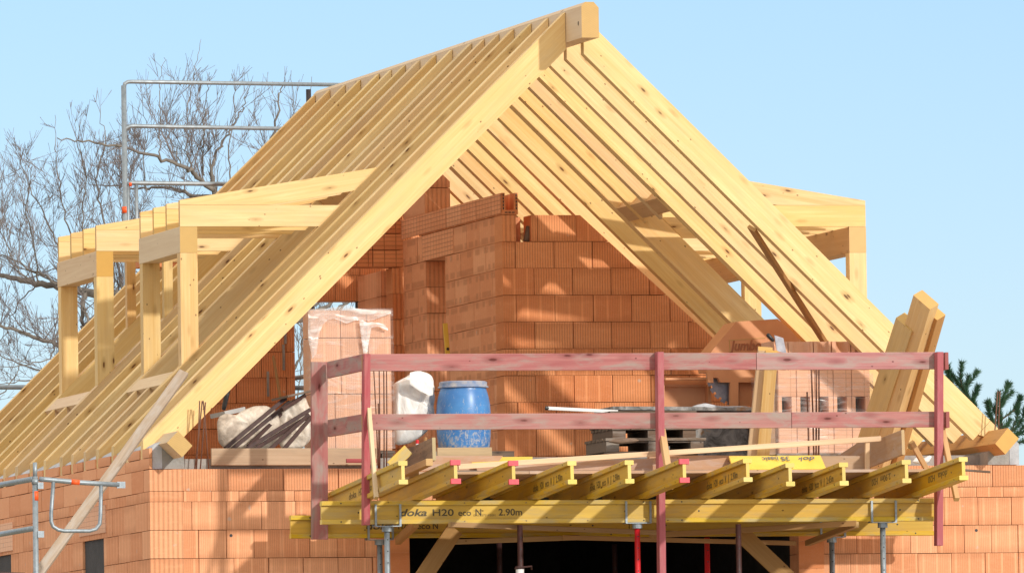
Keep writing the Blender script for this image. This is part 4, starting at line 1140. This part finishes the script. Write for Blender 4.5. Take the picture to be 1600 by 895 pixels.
# white pipe
pp=plank('white_pipe',(856,637.5),(965,643),.03,.03,WHITE,'thin white pipe with a black end cap lying left of the brick saw','pipe',Y=1.6)
mb=MB(); a=at(852,637.2,y=1.6); b=at(857,637.6,y=1.6); mb.tube([a,b],.018,12); mb.build('pipe_end',BLKP,pp)
# stack of old pallets
def pallet_at(px0,px1,pytop,Y,label,h=.14,dpt=.8,skew=0):
    a=at(px0,pytop,y=Y); b=at(px1,pytop,y=Y); z=a.z; th=thing('wooden_pallet',(a.x,Y,z-h),label,'pallet','old dark pallets stacked by the saw')
    L_=b.x-a.x
    mb=MB()
    for q in range(6):
        y=Y+q*dpt/6; mb.box(a.x-.01,b.x+.02,y,y+.10,z-.024,z)
    mb.build('deck_boards',OLD,th)
    mb=MB()
    for x in (a.x,a.x+L_/2-.06,b.x-.12): 
        mb.box(x,x+.12,Y+.02,Y+dpt-.04,z-h+.02,z-.025)
    mb.build('bearers',OLD,th)
    mb=MB()
    for y in (Y+.01,Y+dpt-.11): mb.box(a.x,b.x,y,y+.1,z-h,z-h+.019)
    mb.build('bottom_boards',OLD,th); return th
pallet_at(955,1085,642,1.3,'old dark pallet at the top of the stack by the brick saw')
pallet_at(958,1088,667,1.3,'old dark pallet in the middle of the stack by the brick saw')
pallet_at(948,1100,684,1.28,'old dark pallet at the bottom of the stack by the brick saw',h=.14)
mb=MB(); a=at(958,700,y=1.4); b=at(1090,700,y=1.4); mb.box(a.x,b.x,1.4,2.0,Zf,at(958,711,y=1.4).z+.02); tag(mb.build('timber_block',OLD),'dark timber block under the old pallets','block')
crumple('loose_batten_heap',dens([(948,690),(965,684),(990,684),(1000,688),(990,692),(965,694)]),1.15,.05,DIRTY,'splintered dirty board ends beside the old pallets','board ends',4,amp=.01)

# ------------------------------------------------------------------ wrapped hollow bricks (right)
hp=thing('hollow_brick_pallet',(6.3,.9,Zf),'film-wrapped pallet of hollow bricks with dark openings, behind the dark rebars','pallet of bricks')
Yh=1.0
xa=at(1216,640,y=Yh).x; xb=at(1360,640,y=Yh).x
zt=at(1290,578,y=Yh).z; zm0=at(1290,619.5,y=Yh).z; zm1=at(1290,644.5,y=Yh).z; zb_=at(1290,708,y=Yh).z
V=[];F=[];RN=[];TY=[];UV=[]
n=5; wb=(xb-xa)/n
def emit(nm='hollow_brick'):
    global V,F,RN,TY,UV
    mobj(nm,V,F,CLAYP,hp,rnd=RN,typ=TY,uvs=UV); V=[];F=[];RN=[];TY=[];UV=[]
for q in range(n):
    x0=xa+q*wb
    for dy in (0,.38):
        add_block(V,F,RN,TY,UV,x0+.003,x0+wb-.003,Yh+dy,Yh+dy+.36,zm0+.002,zt,3); emit()
        add_block(V,F,RN,TY,UV,x0+.003,x0+wb-.003,Yh+dy,Yh+dy+.36,zb_+.002,zm1-.002,3); emit()
        # middle course: hollow end view
        add_block(V,F,RN,TY,UV,x0+.003,x0+.035,Yh+dy,Yh+dy+.36,zm1,zm0,5)
        add_block(V,F,RN,TY,UV,x0+wb-.045,x0+wb-.003,Yh+dy,Yh+dy+.36,zm1,zm0,5); emit()
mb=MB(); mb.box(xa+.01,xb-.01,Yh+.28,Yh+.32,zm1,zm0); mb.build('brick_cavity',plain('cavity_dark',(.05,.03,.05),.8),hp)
mb=MB(); mb.box(xa-.02,xb+.02,Yh-.02,Yh+.8,zb_-.03,zb_); 
for q in range(3): mb.box(xa+q*(xb-xa-.1)/2,xa+q*(xb-xa-.1)/2+.1,Yh-.01,Yh+.78,Zf,zb_-.031)
mb.build('pallet',OLD,hp)
wrap('stretch_film',xa-.03,xb+.02,Yh-.02,Yh+.78,zb_-.01,zt-.03,hp,FILM,amp=.014,lid=False)
# cardboard-like side with printing (left flank)
o=board_px('printed_side_board',[(1211,578),(1217,578),(1213,710),(1190,710),(1196,640)],Yh+.05,.02,PLY,'brown printed cardboard strip at the left of the wrapped hollow bricks','cardboard')
# loose channel bricks on top
zt2=at(1290,533,y=Yh).z
px=[(1201,1229),(1229,1258.5),(1260,1288),(1290,1318),(1320,1358)]
for q,(p0,p1) in enumerate([(1204,1231.5),(1233,1271),(1272.5,1299),(1301,1329.5),(1331,1358)]):
    x0=at(p0,540,y=Yh).x; x1=at(p1,540,y=Yh).x; w1=x1-x0
    ring=[(x0,0),(x0+.035,0)]
    cc=(x0+.035+x1-.02)/2; ra=(x1-.02-x0-.035)/2
    pts=[(x0,.0),(x0+.035,.0)]+[(cc-ra*math.cos(math.pi*t/8),.06*math.sin(math.pi*t/8)) for t in range(1,8)]+[(x1-.02,0),(x1,0),(x1,.3),(x0,.3)]
    mb=MB(); mb.prism([(u,Yh+.02+v) for u,v in pts],zt-.02,zt2,lambda u,v,a:(u,v,a))
    o=fixn(mb.build('channel_brick',CLAYP)); o.data.uv_layers.new(name='UVMap')
    tag(o,['channel brick furthest left on the wrapped pallet, under the trowel','second channel brick from the left on the wrapped pallet','middle one of the five channel bricks on the wrapped pallet','second channel brick from the right on the wrapped pallet','channel brick furthest right on the wrapped pallet'][q],'brick','channel bricks lined up on the wrapped pallet')
# trowel
tr=thing('trowel',at(1215,545,y=.95),'steel trowel with a black handle standing against the channel bricks','trowel')
plate_px('trowel_blade',[(1210,523.5),(1224,528),(1229,552),(1214,548)],.93,.006,STEEL,tr)
mb=MB(); a=at(1198.5,521.5,y=.92); b=at(1209,533,y=.92); mb.tube([a,a+(b-a)*.15,a+(b-a)*.8,b],[.010,.019,.017,.010],12); mb.build('trowel_handle',BLKP,tr,smooth=True)

# ------------------------------------------------------------------ leaning timbers
def timb(name,p,q,Yp_,Yq_,w_,h_,mat,label,side=(.3,1,0)):
    a=at(p[0],p[1],y=Yp_); b=at(q[0],q[1],y=Yq_)
    return tag(beam(name,a,b,w_,h_,mat,None,side,.003),label,'timber',None)
# right bundle, leaning to the right; near end up
SD=(-.45,1,0)
timb('leaning_timber',(1447,468),(1357,766),-1.62,.25,.21,.115,SPR,'tallest pale squared timber leaning over the right end of the guard rail',SD)
timb('leaning_timber',(1459,486),(1373,786),-1.48,.42,.19,.112,SPRO,'orange-toned squared timber just right of the tallest leaning one',SD)
timb('leaning_timber',(1419,503),(1334,770),-1.30,.45,.20,.115,SPR,'shorter pale squared timber left of the tallest leaning one',SD)
# middle pair
timb('leaning_timber',(1196,545),(1174,760),-.35,.2,.10,.13,SPRP,'greyish squared timber leaning at the left of the wrapped hollow bricks',(.2,1,0))
timb('leaning_timber',(1206,549),(1188,760),-.42,.1,.06,.11,SPR,'bright squared timber leaning right beside the greyish one',(.2,1,0))
# white rag
crumple('white_rag',dens([(1424,722),(1430,714),(1442,717),(1452,711),(1456,713),(1451,722),(1440,726)]),-.9,.03,BAG,'small white rag on the deck between the right joists','rag',6,amp=.01)
# thin stick beyond the right joist
plank('thin_stick',(1506,734),(1547,737),.03,.02,OLD,'thin dark slat sticking out right of the far right joist','slat',Yp=-1.2,Yq=-1.2)
for p,q in (((-20,893),(39,895)),): plank('thin_rod',p,q,.015,.012,RUSTP,'thin rusty rod at the lower left in front of the side wall','rod',Yp=1.5,Yq=1.5)

# ------------------------------------------------------------------ grey plank and scaffold at the left
plank('grey_plank',(28,940),(287,582),.045,.088,GREYW,'long weathered grey plank leaning on the roof edge at the left','plank',Yp=-1.6,Yq=-.05,side=(.5,1,0))
plank('wood_strip',(262,606),(275,590),.04,.05,BRN,'small brown strip behind the top of the grey plank','strip',Yp=.45,Yq=.45)
sc=thing('scaffold',at(57,900,y=-2.5),'galvanised scaffold standard with a guard frame and red stickers at the lower left','scaffold')
YS_=-2.2
a=at(54.5,722,y=YS_); b=at(57,1000,y=YS_)
mb=MB(); mb.tube([a+Vector((0,0,-.12)),(b.x,YS_,gz(b.x,YS_))],.0243,16); mb.build('standard',GALV,sc,smooth=True)
mb=MB(); mb.tube([a,a+Vector((0,0,-.13))],.019,16); mb.build('spigot',GALV,sc,smooth=True)
def tb(name,pts,r=.0243,mat=GALV,parent=sc,Y=YS_):
    P=[at(p[0],p[1],y=(p[2] if len(p)>2 else Y)) for p in pts]; mb=MB(); mb.tube(P,r,14); return mb.build(name,mat,parent,smooth=True)
tb('guard_tube',[(62,748),(70,748.5),(120,753),(186,757)],.0215)
tb('guard_tube',[(-40,764,.6),(51,748)],.024)
tb('guard_tube',[(-40,841,.6),(52,825)],.024)
tb('gate_hoop',[(83.5,752),(80,800),(80,814),(83,822),(91,827),(100,829),(140,829),(150,826),(156,818),(157,806),(158,755)],.0165)
tb('sticker_band',[(55.3,767),(55.5,781.5)],.0252,ORM)
tb('sticker_band',[(111,752.3),(124,753.3)],.0228,ORM)
a=at(62,758,y=YS_-.03)
def pbox(name,p0,p1,mat,parent,Y,t=.03):
    a=at(p0[0],p0[1],y=Y); b=at(p1[0],p1[1],y=Y); mb=MB(); mb.box(a.x,b.x,Y,Y+t,b.z,a.z); return mb.build(name,mat,parent)
pbox('wedge_clamp',(59,753),(68,763),GALV,sc,YS_-.03); pbox('wedge_clamp',(59,829),(69,839),GALV,sc,YS_-.03)
pbox('tube_end',(183,752),(196,762),GALV,sc,YS_-.012,.024)
tb('collar',[(54.7,748),(54.8,756)],.03)
# rear scaffold behind the house
rs=thing('scaffold',at(197,900,y=11.3),'galvanised scaffold frame with three rails behind the far end of the roof','scaffold')
YR_=11.3
def tr_(name,pts,r=.0243,mat=GALV): return tb(name,pts,r,mat,rs,YR_)
a=at(193.3,134,y=YR_); mb=MB(); mb.tube([a,(a.x,YR_,2.25)],.026,14); mb.build('standard',GALV,rs,smooth=True)
b=at(537,134,y=YR_); 
tr_('guard_tube',[(193.5,140),(195,131),(200,128.2),(206,128),(540,133)],.020)
tr_('guard_tube',[(195,208),(197,200),(203,197.5),(210,197.3),(540,203)],.020)
tr_('guard_tube',[(198,288),(205,286),(540,290)],.022)
tr_('brace_tube',[(213,289),(214,420)],.018)
tr_('brace_tube',[(200,290),(201,420)],.016)
tr_('sticker_band',[(194.8,323),(195.2,333)],.028,ORM); tr_('sticker_band',[(201,288),(205,287.4)],.025,ORM)
a=at(482,140,y=YR_); b=at(482,160,y=YR_); mb=MB(); mb.tube([a,(a.x,YR_,2.25)],.026,12); mb.build('standard',DARKST,rs,smooth=True)
tr_('guard_tube',[(-60,604.5),(540,606)],.024)
tr_('guard_tube',[(400,600),(540,578)],.024)

# ------------------------------------------------------------------ trees
random.seed(21)
def tree_from(limbs,Y,label,trunk_px,density=1.0,name='bare_tree',rmul=1.0,depth=3.0,seed=5):
    rnd=random.Random(seed)
    th=thing(name,(at(trunk_px[0],trunk_px[1],y=Y).x,Y,gz(0,Y)),label,'tree')
    big=MB(); small=MB()
    env=[(lambda p: (p.x,p.z))(at(px,py,y=Y)) for px,py in ((-60,215),(20,205),(60,190),(85,165),(130,150),(165,140),(200,125),(240,80),(300,55),(325,60),(350,85),(400,105),(450,92),(500,115),(700,200))]
    def top(x):
        for (x0,z0),(x1,z1) in zip(env[:-1],env[1:]):
            if x<=x1: return z0+(z1-z0)*(x-x0)/(x1-x0)
        return env[-1][1]
    def grow(p,d,L_,r,lv):
        n=max(3,int(L_/.14)); pts=[p.copy()]; rs=[r]; q=p.copy(); dd=d.copy(); lim=rnd.random()**2*.9
        for i in range(n):
            dd=(dd+Vector((rnd.gauss(0,.055),rnd.gauss(0,.05),rnd.gauss(.05,.05)))).normalized()
            q=q+dd*(L_/n)
            if q.z>top(q.x)-lim: break
            pts.append(q.copy()); rs.append(max(.0022,r*(1-.8*(i+1)/n)))
        if len(pts)<2: return
        n=len(pts)-1
        (big if r>.014 else small).tube(pts,rs,6 if r>.014 else 3,cap=False)
        if lv<=0: return
        nb=int((5.2 if lv>1 else 5.5)*density*min(1.6,.55+L_*.55))
        for k in range(nb):
            t=.12+.85*(k+rnd.random())/nb; i=min(n-1,int(t*n)); base=pts[i]; dl=(pts[i+1]-pts[i]).normalized()
            side=Vector((rnd.gauss(0,1),rnd.gauss(0,.8),rnd.gauss(0.15,.6))).normalized(); nd=(dl*1.0+side*.62+Vector((0,0,.18))).normalized()
            grow(base,nd,L_*(.36+.30*rnd.random())*(1.15-t*.4),max(.0028,rs[i]*.55),lv-1)
    for (pts,r0,r1,lv) in limbs:
        P=[]
        k=rnd.uniform(-1,1)*depth; dy=rnd.uniform(-.6,.6)
        for i,pp in enumerate(pts):
            yy=Y+(pp[2] if len(pp)>2 else dy*i)
            P.append(at(pp[0],pp[1],y=yy))
        # refine
        Q=[];n=6
        for a,b in zip(P[:-1],P[1:]):
            for j in range(n): Q.append(a+(b-a)*(j/n)+Vector((rnd.gauss(0,.012),rnd.gauss(0,.012),rnd.gauss(0,.012))))
        Q.append(P[-1]); m_=len(Q); rs=[(r0+(r1-r0)*i/(m_-1))*rmul for i in range(m_)]
        big.tube(Q,rs,8,cap=False)
        tot=sum((b-a).length for a,b in zip(Q[:-1],Q[1:])); nb=int(tot*4.6*density)
        for k in range(nb):
            i=rnd.randrange(1,m_-1); dl=(Q[i+1]-Q[i]).normalized(); 
            side=Vector((rnd.gauss(0,1),rnd.gauss(0,.7),rnd.gauss(.45,.8))).normalized()
            nd=(dl*.55+side+Vector((0,0,.35))).normalized()
            grow(Q[i],nd,(1-.45*i/m_)*rnd.uniform(.35,1.15)*(1 if lv>1 else .7),rs[i]*rnd.uniform(.25,.5),lv)
        grow(Q[-1],(Q[-1]-Q[-2]).normalized(),.38,rs[-1],lv)
    big.build('branches',BARK,th,smooth=True); small.build('twigs',TWIG,th)
    return th
Yt=34
base=gz(0,Yt)
limbs=[
 # hidden trunk behind the roof then limbs reaching into view
 ([(430,2800,0),(420,1200,0),(415,700,0),(400,520,0)],.30,.16,0),
 ([(400,520,0),(372,420,0),(345,330,0),(335,298,0)],.10,.055,1),
 ([(335,298),(305,272),(285,258),(240,244),(190,229),(130,219),(90,216)],.050,.010,2),
 ([(335,298),(330,262),(340,235),(352,215),(366,195),(378,170),(385,150)],.030,.008,2),
 ([(345,310),(300,305),(262,292),(215,295),(160,290)],.045,.010,2),
 ([(318,275),(316,240),(318,205),(322,160),(328,120)],.018,.005,2),
 ([(300,262),(290,235),(294,170),(303,110),(314,62)],.016,.004,2),
 ([(250,246),(249,200),(249,160),(252,120),(256,90)],.014,.004,2),
 ([(285,258),(270,230),(262,205),(280,190)],.014,.004,1),
 ([(400,520,0),(405,420,0),(410,300,0),(425,215,0),(437,150,0),(445,120,0)],.05,.006,2),
 ([(410,330,0),(450,260,0),(480,190,0),(487,120,0)],.03,.004,1),
 ([(430,250,0),(460,180,0),(455,110,0)],.012,.004,1),
 ([(400,520,0),(300,480,0),(200,470,0),(130,455),(90,447),(40,440),(0,430),(-40,420)],.12,.030,2),
 ([(90,447),(70,430),(45,420),(10,400),(-30,395)],.028,.010,2),
 ([(300,480,0),(220,520,0),(150,540),(100,540),(60,530),(20,512),(-30,500)],.07,.022,2),
 ([(130,455),(100,400),(75,350),(50,300),(30,250),(18,215)],.022,.004,2),
 ([(110,450),(120,400),(100,330),(90,280),(88,230),(86,180)],.020,.004,2),
 ([(200,470,0),(180,400,0),(160,340,0),(150,280),(165,215),(150,160)],.03,.004,2),
 ([(130,480),(138,500),(118,560),(60,590),(0,600)],.03,.008,2),
 ([(120,470),(90,520),(80,560),(40,570),(-20,575)],.02,.006,2),
 ([(60,440),(30,470),(10,520),(-20,560)],.014,.005,2),
 ([(130,455),(128,500),(133,530),(120,580)],.05,.02,1),
 ([(220,470,0),(240,400,0),(215,350,0),(200,300),(180,240)],.02,.004,2),
 ([(400,520,0),(470,500,0),(520,470,0),(560,450,0)],.06,.02,2),
 ([(470,500,0),(500,470,0),(550,440,0),(580,400,0)],.03,.01,2),
 ([(440,600,0),(470,560,0),(475,520,0),(462,490,0)],.03,.01,1),
 ([(415,620,0),(300,640,0),(150,600),(60,580),(0,555)],.04,.01,2),
 ([(60,440),(52,380),(40,330),(48,280),(40,235)],.016,.004,2),
 ([(150,460),(135,400),(128,340),(135,280),(122,230),(118,190)],.018,.004,2),
 ([(30,430),(8,380),(-5,320),(-12,260)],.014,.004,2),
 ([(230,300),(222,260),(232,210),(222,150)],.014,.004,2),
 ([(360,300,0),(358,240,0),(368,170,0),(362,115,0)],.016,.004,2),
 ([(180,480,0),(178,420,0),(190,360,0),(186,300,0),(200,250,0)],.018,.004,2),
 ([(280,470,0),(270,400,0),(255,350,0),(262,300,0)],.02,.004,2),
 ([(540,620,0),(545,540,0),(530,490,0),(560,440,0),(555,400,0)],.04,.012,2),
 ([(460,640,0),(472,590,0),(466,540,0),(476,500,0)],.016,.005,2),
 ([(500,520,0),(530,480,0),(575,455,0)],.03,.01,2),
 ([(-40,440),(-10,380),(10,330),(20,290)],.02,.004,1),
 ([(-40,640),(10,610),(40,560),(55,520)],.016,.004,1),
]
tree_from(limbs,Yt,'large leafless tree with fine grey twigs behind the house at the left',(430,700),density=1.18,rmul=.62)
# pine behind the right corner
random.seed(5)
Yq=26
pt=thing('pine_tree',(at(1580,760,y=Yq).x,Yq,gz(0,Yq)),'dark green pine whose upturned shoots show behind the right roof foot','tree')
mbt=MB(); mbn=MB()
def shoot(pts,r0,r1,needle_from=.15,nl=.085,dn=1.0):
    P=[at(p[0],p[1],y=Yq+(p[2] if len(p)>2 else 0)) for p in pts]; Q=[]
    for a,b in zip(P[:-1],P[1:]):
        for j in range(5): Q.append(a+(b-a)*(j/5))
    Q.append(P[-1]); m_=len(Q); mbt.tube(Q,[r0+(r1-r0)*i/(m_-1) for i in range(m_)],6)
    tot=sum((b-a).length for a,b in zip(Q[:-1],Q[1:]))
    n=int(tot*760*dn)
    for k in range(n):
        t=needle_from+(1-needle_from)*random.random()**.8; i=min(m_-2,int(t*(m_-1))); p=Q[i]+(Q[i+1]-Q[i])*random.random(); d=(Q[i+1]-Q[i]).normalized()
        s_=Vector((random.gauss(0,1),random.gauss(0,1),random.gauss(0,1))); s_=(s_-d*s_.dot(d)).normalized()
        nd=(d*random.uniform(.5,1.1)+s_*.8).normalized(); L_=nl*random.uniform(.6,1.1); sd_=nd.cross(Vector((random.random(),random.random(),random.random()))).normalized()*.0055
        b=len(mbn.v); e=p+nd*L_; mbn.v+=[tuple(p-sd_),tuple(p+sd_),tuple(e)]; mbn.f.append((b,b+1,b+2)); mbn.m.append(0)
shoot([(1585,2400),(1590,1200),(1585,760)],.16,.10,1.0,dn=0)
shoot([(1585,760),(1580,720),(1570,690),(1560,660)],.06,.02,.3,dn=.6)
for s_ in ([(1548,720),(1530,650),(1510,615),(1490,590),(1478,575)],[(1505,610),(1500,590),(1503,566)],[(1515,640),(1508,612),(1513,588)],[(1508,606),(1520,592),(1527,580)],[(1540,690),(1524,640),(1520,625),(1528,604)],
           [(1580,720),(1565,660),(1560,640),(1572,610),(1576,600)],[(1565,650),(1550,635),(1543,628)],[(1562,640),(1568,625),(1582,612)],[(1562,690),(1552,660),(1545,645),(1544,628)],[(1565,655),(1585,640),(1592,628),(1594,620)],
           [(1575,680),(1590,665),(1598,652),(1602,640)],[(1580,690),(1600,665),(1612,650)],[(1575,685),(1590,650),(1589,636)],[(1560,700),(1580,680),(1600,675)],[(1530,660),(1512,640),(1500,630)],[(1560,660),(1555,640),(1562,612)],[(1575,700),(1595,690),(1610,685)],[(1565,672),(1572,665),(1578,655)],
           [(1497,620),(1488,600),(1482,588),(1481,572)],[(1490,640),(1480,610),(1476,596)],[(1540,700),(1560,690),(1585,684)]):
    shoot(s_,.012,.004,.1)
for k in range(26):
    x=random.uniform(1480,1680); y=random.uniform(720,1300)
    shoot([(1586,y+60),((1586+x)/2,y+10),(x,y-20)],.02,.005,.2,dn=.35)
mbt.build('branches',PINEB,pt); mbn.build('needles',NEED,pt)
